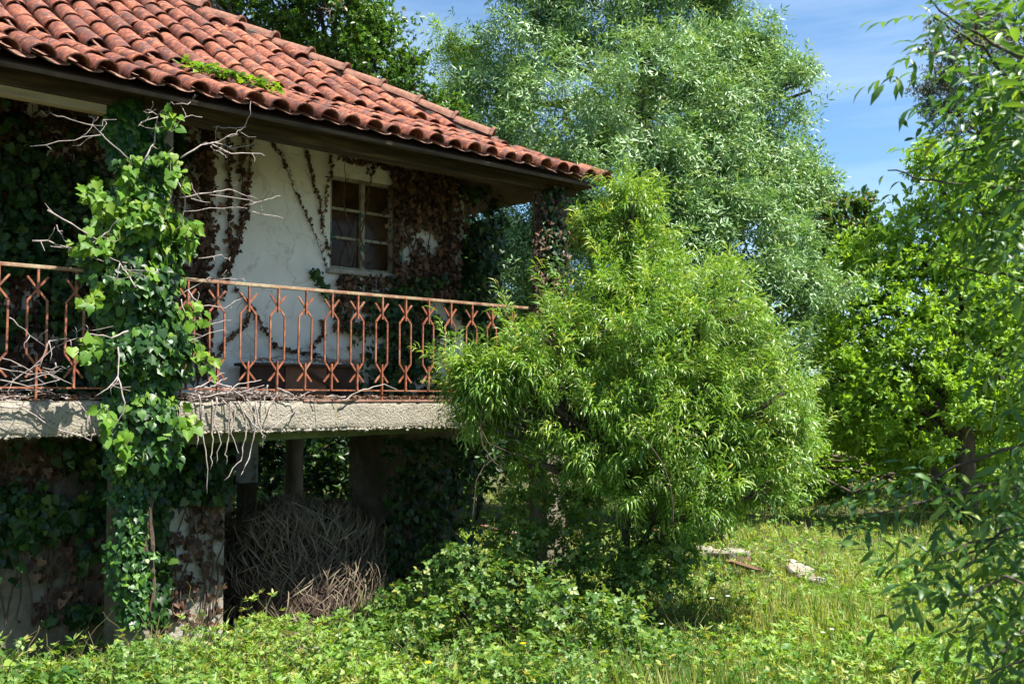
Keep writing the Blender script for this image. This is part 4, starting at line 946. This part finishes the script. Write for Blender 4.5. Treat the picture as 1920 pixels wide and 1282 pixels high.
# arching bare stems at the foot of the shrub
ar = thing('arching_bramble', 'pale arching bramble stem in front of the dark pier', 'stem')
for t in ([(884,990),(893,900),(908,872),(935,855),(965,850),(1015,865)],[(898,800),(905,835),(925,865),(945,880)],[(905,760),(900,800),(915,830),(960,850)]):
    pts = np.array([at(x, y, 8.0 + .03 * j) for j, (x, y) in enumerate(t)]); n_ = len(t); ti = np.linspace(0, n_ - 1, 16); MB().tube(np.stack([np.interp(ti, range(n_), pts[:, c]) for c in range(3)], 1), .0038, 5).obj('cane', M['vinestem'], ar, smooth=True)
ar = thing('arching_bramble', 'long thin brown stem arching out of the right side of the shrub', 'stem')
t = [(1198,815),(1222,838),(1242,868),(1256,905),(1262,945),(1262,985)]
pts = np.array([at(x, y, 7.6) for x, y in t]); ti = np.linspace(0, 5, 18); MB().tube(np.stack([np.interp(ti, range(6), pts[:, c]) for c in range(3)], 1), .0038, 5).obj('cane', M['vinestem'], ar, smooth=True)
# bramble mounds
trif = lambda rs: [assemble([(*heart(.5)[:2], (0, .1, 0), (0, 1, 0), 1, None), (*heart(.42)[:2], (.05, .05, 0), (.9, .3, 0), 1, None), (*heart(.42)[:2], (-.05, .05, 0), (-.9, .3, 0), 1, None)], rs) for _ in range(3)]
simp = leaf1(.5, .36); tri2 = lambda rs: [assemble([(*simp, (0, .1, 0), (0, 1, 0), 1, None), (*simp, (.03, .05, 0), (.95, .35, .1), .85, None), (*simp, (-.03, .05, 0), (-.95, .35, -.1), .85, None)], rs) for _ in range(4)]
for lab, bl, seed, mt in (('tangled bramble mound in front of the dark pier and shrub foot', [(780,1120,8.2,45),(880,1070,8.3,75),(960,1130,7.9,90),(840,1190,7.6,90),(1060,1180,7.6,110),(960,1020,8.4,60),(1180,1200,7.5,80)], 121, 'bramble'),
                          ('dark shaded undergrowth directly under the big shrub', [(1020,960,8.9,90),(1130,990,8.7,100),(1240,1010,8.7,80),(1100,1090,8.5,90),(1220,1080,8.4,70),(1300,960,9.0,60)], 122, 'bramble'),
                          ('low bramble patch at the foot of the frond heap', [(690,1190,7.9,50),(720,1150,8.1,40),(620,1250,7.3,55)], 123, 'bramble')):
    b = [blob(*q) for q in bl]; base = b[0][0].copy(); base[2] = 0
    rs = np.random.RandomState(seed); t = thing('bramble_bush', lab, 'bush', base)
    P, D, cl = crown_points(b, rs, 480, .11, 11, .35, .8, .8); ok = P[:, 2] > gh(P[:, 0], P[:, 1]); P, D = P[ok], D[ok]
    V, Fc, r = scatter(tri2(rs), P, rs.normal(0, .7, P.shape) + [0, 0, -.1], .095 * (.6 + .7 * rs.rand(len(P))), rs, up=D / np.linalg.norm(D, axis=1, keepdims=True) + [0, 0, .9] + rs.normal(0, .4, P.shape))
    obj('foliage', mesh('foliage', V - base, Fc, M[mt], r), t, kind='stuff'); mb = MB()
    for q in cl[rs.permutation(len(cl))[:70]]:
        g0 = np.array([q[0] + rs.normal(0, .3), q[1] + .15, 0]); mb.tube(wob(rs, g0, q[:3], 6, .08), .003, 4)
    mb.obj('cane', M['vinestem'], t, loc=-base)
# bushes beyond the meadow and behind the house
k = 0
BUSH = [('row of bright bushes closing the far side of the meadow', [(1440,850,19,70),(1530,870,19,48),(1600,850,19,60),(1690,850,19,62),(1760,860,18.6,60),(1830,870,18.2,70),(1920,880,17.8,85),(1620,760,20,90),(1780,760,20,90)], 'bright'),
 ('very dark evergreen thicket close behind the open ground floor', [(560,820,15.5,110),(700,830,15.2,90),(450,830,16,100),(640,900,15.3,50),(930,850,15,80)], 'ivydark'),('rounded green bush at the far edge of the meadow, left one', [(1470,850,20,90),(1400,800,20,100),(1530,880,19.5,45)], 'bright'),  # thicket behind the ground floor is added to darken that view
        ('olive brown rounded bush at the far edge of the meadow', [(1580,870,20.5,55),(1640,850,21,55)], 'bramble'),
        ('dark hollow thicket under the bright tree at right', [(1700,830,22,80),(1790,850,22,90),(1880,820,21,110),(1740,760,22,70)], 'oak'),
        ('broad dark thicket standing far behind the shrub', [(1300,800,22,120),(1200,700,22,120),(1350,640,22,110),(1100,780,22,110)], 'oak'),
        ('dark leafy thicket seen through the opening under the house', [(500,850,19,110),(600,860,18.5,60),(680,850,18,80),(780,880,19,90),(400,880,20,90),(620,780,20,90)], 'ash'),
        ('dark green bush behind the end of the porch', [(900,600,17.5,90),(980,680,17.5,90),(900,760,17.5,110),(860,500,17.8,70),(1000,800,17,100)], 'oak'),
        ('pale grassy bush on the right beyond the meadow', [(1900,960,17,60),(1960,900,17.5,90)], 'bramble')]
for lab, bl, mt in BUSH:
    b = [blob(*q) for q in bl]; tb = b[0][0].copy(); tb[2] = 0
    tree('thicket', lab, 'thicket', b, [tb, tb + [0, 0, .6], tb + [0, 0, 1.2]], [.06, .05, .03], ros_t(6, .95, .42), .11, mt, 130 + k, 55, .35, 26, fill=.35, r0=.03, ntw=30); k += 1
# distant wood: one mass
rs = np.random.RandomState(150); bl = []
for i in range(46):
    x = rs.uniform(-26, 30); y = rs.uniform(27, 36); hz = rs.uniform(2.2, 4.2) if x > 5 else rs.uniform(3, 6); bl.append((np.array([x, y, hz * .5]), np.array([2.2, 2, hz * .55])))
P, D, cl = crown_points(bl, rs, 7, .7, 9, .1); V, Fc, r = scatter(ros_t(5, 1, .55)(rs), P, D, .42, rs)
o = obj('distant_wood', mesh('distant_wood', V, Fc, M['oak'], r), kind='stuff'); o['label'] = 'far band of dark green wood behind everything'
#==MEADOW==
# ---------------------------------------------------------------- ground cover
rs = np.random.RandomState(161)
def field(n, y0, y1, powr=2.0, pad=140, pxr=None):
    """random ground positions, denser near"""
    u = rs.rand(n); a = 1 / y1; b = 1 / y0; Yd = 1 / (a + (b - a) * u) if powr else y0 + (y1 - y0) * u
    px = (pxr[0] + (pxr[1] - pxr[0]) * rs.rand(n)) if pxr else -pad + (1920 + 2 * pad) * rs.rand(n); x = (px - 960) / F * Yd
    return x, Yd, px
def blade(n, h, w, lean, rs):
    it = []
    for i in range(n):
        a = rs.rand() * 6.28; e = lean * (.4 + rs.rand()); l = h * (.5 + .7 * rs.rand()); bx, by = rs.normal(0, .18 * h, 2)
        V = np.array([(-w/2, 0, 0), (w/2, 0, 0), (w*.35, l*.55, -.08*l), (-w*.35, l*.55, -.08*l), (0, l, -.38*l*rs.rand())]); f = np.array([(0,1,2),(0,2,3),(3,2,4)])
        it.append((V, f, (bx, 0, by), (math.cos(a) * e, 1, math.sin(a) * e), 1., (math.cos(a), 0, math.sin(a))))
    return assemble(it, rs)
GR = [blade(8, 1, .045, .95, rs) for _ in range(6)]
def inhouse(x, y): q = toH(np.stack([x, y, 0 * x], -1)); return (q[:, 1] > .1) & (q[:, 0] < 5.2)
n = 20000; x, y, px = field(n, 6.2, 24); ok = ~inhouse(x, y) | (rs.rand(n) < .06); x, y, px = x[ok], y[ok], px[ok]
right = np.clip((px - 900) / 500, .18, 1) ; ok = rs.rand(len(x)) < np.where(y > 9, 1, right); x, y = x[ok], y[ok]
h = (.08 + .11 * rs.rand(len(x)) + .07 * np.clip(np.sin(x * 1.9 + y) + np.sin(y * 2.3), 0, 2)) * np.where(y > 12, .85, 1)
P = np.stack([x, y, gh(x, y) - .01], -1); UPv = np.tile([0, 0, 1.], (len(x), 1)) + rs.normal(0, .12, (len(x), 3))
a = rs.rand(len(x)) * 6.28; V, Fc, r = scatter(GR, P, UPv, h * 1.25, rs, up=np.stack([np.cos(a), np.sin(a), 0 * a], -1))
pat = lambda V, r: np.clip(r * .62 + .19 + .16 * np.sin(V[:, 0] * 1.3 + 1.1 * np.sin(V[:, 1] * .9)) + .13 * np.sin(V[:, 1] * 2.1 + V[:, 0] * .7) + .08 * np.sin(V[:, 0] * 5.2) * np.sin(V[:, 1] * 4.3), 0, .999)
r = pat(V, r)
o = obj('meadow_grass', mesh('meadow_grass', V, Fc, M['grass'], r), kind='stuff'); o['label'] = 'tall sunlit meadow grass'
def weed(rs, n, l, w):
    return assemble([(*leaf1(l, w), (0, .25 * rs.rand(), 0), (math.cos(i * 2.4), .15 + .6 * rs.rand(), math.sin(i * 2.4)), .6 + .6 * rs.rand(), (rs.normal(0, .3), 1, rs.normal(0, .3))) for i in range(n)], rs)
WD = [weed(rs, 9, .5, .20) for _ in range(4)] + [weed(rs, 9, .4, .28) for _ in range(3)] + [weed(rs, 9, .7, .12) for _ in range(2)]
n = 26000; x, y, px = field(n, 6.2, 21); ok = ~inhouse(x, y) | (rs.rand(n) < .04); x, y, px = x[ok], y[ok], px[ok]
h = .07 + .18 * rs.rand(len(x)) + .16 * np.clip(np.sin(x * 2.1 + 2 * np.sin(y)) * np.sin(y * 1.7 + x), 0, 1) + .25 * (rs.rand(len(x)) < .06) ; P = np.stack([x, y, gh(x, y) + h * rs.rand(len(x))], -1)
V, Fc, r = scatter(WD, P, np.tile([0, 0, 1.], (len(x), 1)) + rs.normal(0, .35, (len(x), 3)), .075 + .045 * rs.rand(len(x)), rs, roll=1.)
r = pat(V, r)
o = obj('weeds', mesh('weeds', V, Fc, M['weed'], r), kind='stuff'); o['label'] = 'low leafy weeds mixed through the meadow'
TB = tri2(rs); n = 15000; x, y, px = field(n, 6.0, 8.9, pxr=(-200, 1350)); ok = (rs.rand(n) < np.clip((1350 - px) / 500, 0, 1)) & ~((y > 7.7) & (px > 395) & (px < 640)) & (toH(np.stack([x, y, 0 * x], -1))[:, 1] < .45); x, y, px = x[ok], y[ok], px[ok]
hh_ = .24 + .20 * np.sin(x * 2.2 + 1) * np.cos(y * 2.9) + .08 * np.sin(x * 5.1 + y * 3); hh_ = np.clip(hh_, .06, .5); hh_ = np.where((px > 420) & (px < 640) & (y > 7), .10, hh_)
P = np.stack([x, y, gh(x, y) + hh_ * rs.rand(len(x)) ** .5], -1)
V, Fc, r = scatter(TB, P, rs.normal(0, .7, P.shape) * [1, 1, .5], .085 * (.5 + .8 * rs.rand(len(x))), rs, up=np.array([0, 0, 1.]) + rs.normal(0, .45, P.shape))
o = obj('bramble_cover', mesh('bramble_cover', V, Fc, M['bramble'], r), kind='stuff'); o['label'] = 'sunlit bramble leaves carpeting the foreground below the house'
mb = MB()
for i in range(260):
    x0, y0, _ = [v[0] for v in field(1, 6.3, 8.6, pxr=(-100, 1300))]
    if toH([x0, y0, 0])[1] > .3: continue
    a = rs.rand() * 6.28; L_ = .2 + .35 * rs.rand(); mb.tube(wob(rs, (x0, y0, .05), (x0 + math.cos(a) * L_ * .6, y0 + math.sin(a) * L_ * .6, .1 + L_ * .8), 7, .03, -.08), np.linspace(.0035, .002, 7), 4)
o = mb.obj('bramble_canes', M['greenstem'], None, kind='stuff'); o['label'] = 'thin bramble canes in the foreground'
# broad bluish leaves in the near left corner
dk_ = thing('dock_plant', 'broad blue green leafy plant at the bottom left corner', 'plant', (*at(50, 1200, 6.3)[:2], 0))
DKL = leaf3(1, .62, .35, .12); rs2 = np.random.RandomState(9)
for i in range(34):
    p = np.array([rs2.normal(0, .16), rs2.normal(0, .12), .14 + .22 * rs2.rand()]); a = rs2.rand() * 6.28
    o = obj('leaf', mesh('leaf', DKL[0], DKL[1], M['near'], np.zeros(8)), dk_); s_ = .08 + .06 * rs2.rand()
    o.matrix_local = Matrix.Translation(Vector(p)) @ Matrix(rotm(np.array([[math.cos(a), math.sin(a), .2]]), None, rs2, .4)[0].tolist()).to_4x4() @ Matrix.Diagonal((s_, s_, s_, 1))
# flowers
def flower(px, py, Yd, col, lab, grp, n=10, r=.016):
    p = at(px, py, Yd); z0 = float(gh(p[0], p[1])); t = thing('wildflower', lab, 'flower', (p[0], p[1], z0), group=grp); hgt = max(.1, p[2] - z0)
    MB().tube([(0, 0, 0), (.01, 0, hgt * .5), (0, 0, hgt)], .002, 4).obj('stem', M['greenstem'], t)
    V, Fc, rr = assemble([(*leaf1(1, .45), (0, 0, 0), (math.cos(i * 6.283 / n), math.sin(i * 6.283 / n), .35), 1, None) for i in range(n)], rs); V = V * r + [0, 0, hgt]
    obj('petals', mesh('petals', V, Fc, M[col], rr), t)
flower(803, 1243, 6.15, 'yellow', 'yellow dandelion low at the bottom of the picture', None, 14, .026)
flower(981, 1207, 6.4, 'yellow', 'yellow dandelion right of and farther than the other one', None, 14, .024)
for i, (a_, b_2) in enumerate([(1520,1176),(1560,1180),(1543,1186),(1335,1122),(1365,1118),(1268,1202),(1700,1240),(1476,1262),(1240,1170)]):
    flower(a_, b_2, 7.6 - .3 * (b_2 > 1230), 'white', ['white flower at the left of the little trio in the meadow', 'white flower at the right of the little trio in the meadow', 'lowest white flower of the little trio in the meadow', 'white flower in the grass just right of the shaded shrub foot', 'white flower beside the grass tuft right of the shrub foot', 'white flower low in the weeds below the shrub', 'white flower below the dark near branches at right', 'white flower nearest the bottom edge of the meadow', 'white flower in the bramble edge below the shrub foot'][i], 'small white flowers in the meadow', 7, .024)
# rubble and planks
rs = np.random.RandomState(181)
def rock(lab, px, py, Yd, sx, sy, sz, name='flat_stone', cat='stone', m='stone', grp=None):
    p = at(px, py, Yd); t = MB(); k = 11; V = []
    rr = .8 + .35 * rs.rand(k)
    for z, q in ((-.3, 1.), (.5, 1.02), (.9, .86), (1, .3)):
        for i in range(k): a = i / k * 6.283; V.append((math.cos(a) * rr[i] * sx * q, math.sin(a) * rr[i] * sy * q, z * sz + rs.normal(0, .06 * sz)))
    t.add(V, [(j*k+i, j*k+(i+1) % k, (j+1)*k+(i+1) % k, (j+1)*k+i) for j in range(3) for i in range(k)] + [tuple(3*k+i for i in range(k))])
    z = float(gh(p[0], p[1])); o = t.obj(name, M[m], None, loc=(p[0], p[1], z + max(0., p[2] - z) * .35), rot=(rs.normal(0, .1), rs.normal(0, .1), rs.rand() * 3), bevel=.01); o['label'] = lab; o['category'] = cat
    if grp: o['group'] = grp
rock('large pale flat stone slab lying in the grass beside the shrub', 1366, 1020, 12.6, .32, .26, .08)
rock('narrow pale stone fragment farther right along the rubble line', 1500, 1066, 11.2, .20, .12, .08)
rock('small grey stone at the right end of the rubble line', 1530, 1080, 10.9, .12, .10, .06)
rock('small stone at the left of the flat slab', 1318, 1015, 12.8, .12, .10, .08)
rock('brownish stone just in front of the flat slab', 1392, 1045, 12.1, .16, .11, .07, m='rustplank')
for i, (xa, ya, xb, yb, mt, lab) in enumerate([(1225,975,1350,990,'rustplank','reddish plank, highest of the planks beside the shrub'),(1232,985,1330,997,'greyplank','grey plank lying across the reddish planks'),(1222,992,1300,1000,'rustplank','short reddish plank at the bottom of the plank pile'),(1480,1052,1520,1058,'greyplank','pale broken plank among the stones at right'),(1365,1050,1425,1058,'rustplank','reddish broken plank in front of the pale slab'),
                      (912,928,990,955,'stone','pale broken board seen through the undergrowth left of the shrub foot'),(905,945,960,965,'rustplank','reddish broken board seen through the undergrowth')]):
    Yd = 14.0 if ya < 1010 else 11.6
    if xa < 1000: Yd = 13.5
    a_, b_2 = at(xa, ya, Yd), at(xb, yb, Yd - .4); z_ = .10 + .03 * i if ya < 1010 else .12
    a_[2] = z_ + .05; b_2[2] = z_
    o = MB().bar(np.zeros(3), b_2 - a_, .10, .03).obj('plank', M[mt], None, loc=a_, bevel=.003); o['label'] = lab; o['category'] = 'plank'
#==NEAR==
# ---------------------------------------------------------------- near ash branches on the right
rs = np.random.RandomState(191)
tb = np.array([2.75, 3.3, 0.])
nt_ = thing('near_ash_tree', 'close ash tree whose leafy branches hang in from the right edge', 'tree', tb)
mb = MB(); mb.tube([tb * 0, (0, 0, 1.2), (.05, 0, 2.6), (0, .1, 4.2), (0, 0, 5.5)], [.14, .12, .10, .07, .04], 9)
def pinleaf(rs, n, l=.32):
    return [(*leaf3(1, .25, .35, .16), (sgn * .0, (i + .7) / (n + .5) * l, -.22 * l * ((i + .7) / n) ** 2), (sgn * .85, .55, -.15 + rs.normal(0, .12)), .075 * (.8 + .4 * rs.rand()), None) for i in range(n) for sgn in (-1, 1)] + [(*leaf3(1, .30, .35, .16), (0, l, -.2 * l), (0, 1, -.3), .08, None)]
comp = [assemble(pinleaf(rs, k), rs) for k in (3, 4, 4, 5)]
single = [mesh('leaf', *leaf3(1, w_, .35, .16), M['near'], np.zeros(8)) for w_ in (.22, .27)]
CP_, CD_, TWG = [], [], []
def branch(path, Yd, nl, side=.12, r=.008, upw=.0):
    pts = np.array([at(x, y, Yd + .12 * j * (-1) ** j * 0) for j, (x, y) in enumerate(path)]); pts[:, 1] += np.linspace(0, rs.normal(0, .25), len(pts)); m = len(pts)
    ti = np.linspace(0, m - 1, m * 4); pp = np.stack([np.interp(ti, range(m), pts[:, c]) for c in range(3)], 1) + rs.normal(0, .004, (m * 4, 3))
    mb.tube(pp - tb, np.linspace(r, .0025, len(pp)), 6)
    for i in range(nl):
        t = (i + rs.rand()) / nl; j = min(int(t * (len(pp) - 1)), len(pp) - 2); d = pp[j + 1] - pp[j]; d /= np.linalg.norm(d) + 1e-9
        q = rs.normal(0, 1, 3); q -= q @ d * d; q /= np.linalg.norm(q); CP_.append(pp[j]); CD_.append(d * .6 + q * .8 + [0, 0, -.15 + upw])
UP_B = [[(1990,140),(1880,100),(1790,60),(1725,20)],[(2000,220),(1900,180),(1830,110),(1750,70),(1712,60)],[(2000,60),(1930,20),(1860,10)],[(2000,300),(1900,260),(1800,200),(1765,170)],[(1980,420),(1880,330),(1780,290),(1722,245)],[(2000,480),(1900,400),(1820,380),(1755,370)],[(1990,200),(1900,300),(1850,360)],
        [(2000,600),(1900,500),(1820,460)],[(1990,560),(1930,600),(1880,640)],[(1990,350),(1920,420),(1890,480)],[(2000,250),(1930,230),(1840,240),(1790,250)],[(2000,130),(1930,150),(1860,190)],[(2000,420),(1930,380),(1860,300),(1800,300)]]
for p in [[(x + (60 if i > 1 else 0), y) for x, y in q] for i, q in enumerate(UP_B)]: branch(p, 3.1 + .5 * rs.rand(), 13, upw=.05)
for i in range(14):
    x0, y0 = 1925 + 60 * rs.rand(), rs.uniform(20, 700); branch([(2010, y0 + 60 * rs.rand()), (x0, y0), (x0 - rs.uniform(20, 95) * (1 if y0 < 480 else .4), y0 - rs.uniform(-30, 50))], 3.0 + .9 * rs.rand(), 9, r=.005)
LO_B = [[(2000,900),(1880,950),(1760,985),(1640,1000)],[(2000,880),(1850,920),(1720,930),(1600,960)],[(2000,960),(1880,1000),(1760,1040),(1690,1060)],[(2000,800),(1900,840),(1800,880),(1700,960)],[(2000,1040),(1920,1000),(1850,1010),(1770,1090)],[(1990,780),(1930,820),(1870,900),(1800,950)],
        [(2010,1150),(1930,1100),(1850,1080),(1750,1110)],[(2010,1200),(1920,1160),(1850,1180),(1800,1230)],[(2010,1250),(1940,1230),(1880,1260),(1830,1300)],[(2010,1060),(1950,1120),(1900,1200),(1850,1230)],[(2000,860),(1900,900),(1800,930),(1740,900)],[(2000,1000),(1900,1060),(1850,1150)]]
for p in LO_B: branch([(x + 25, y) for x, y in p], 3.0 + .6 * rs.rand(), 11, upw=-.05)
CP_, CD_ = np.array(CP_), np.array(CD_); n_vis = len(CP_)
# unseen rest of the crown, blobs added right and above to shade low branches
bl = [(np.array(c, float), np.array(r, float)) for c, r in [((3.3, 3.2, 2.0), (.9, 1.0, 1.2)), ((2.75, 2.75, 3.5), (.8, .8, .55)), ((2.55, 2.45, 2.7), (.7, .8, .5)), ((2.4, 3.0, 2.3), (.3, .5, .3)), ((2.6, 2.1, 1.9), (.55, .6, .7))]]
P2, D2, cl2 = crown_points(bl, rs, 60, .22, 6, .4)
xx, yy, dd = proj(P2); ok = (xx > 1960) | (dd < .2) | (P2[:, 1] < .5) | (yy < -60); P2, D2 = P2[ok], D2[ok]
V, Fc, r = scatter(comp, np.r_[CP_[: , :], P2] - tb, np.r_[CD_, D2], np.r_[.72 + .4 * rs.rand(n_vis), np.full(len(P2), 1.2)], rs, roll=.35)
obj('foliage', mesh('foliage', V, Fc, M['near'], r), nt_, kind='stuff')
for q in cl2[rs.permutation(len(cl2))[:40]]: mb.tube(wob(rs, (0, 0, 2 + 2 * rs.rand()), q[:3] - tb, 6, .05), np.linspace(.02, .004, 6), 5)
mb.obj('trunk', M['bark'], nt_, smooth=True)
i = rs.randint(0, n_vis, 240); Pl = CP_[i] - tb + rs.normal(0, .03, (240, 3)); partleaves('leaf', nt_, single, Pl, rs.normal(0, 1, (240, 3)) + [-.4, 0, -.2], .055 + .035 * rs.rand(240), rs, roll=.4)
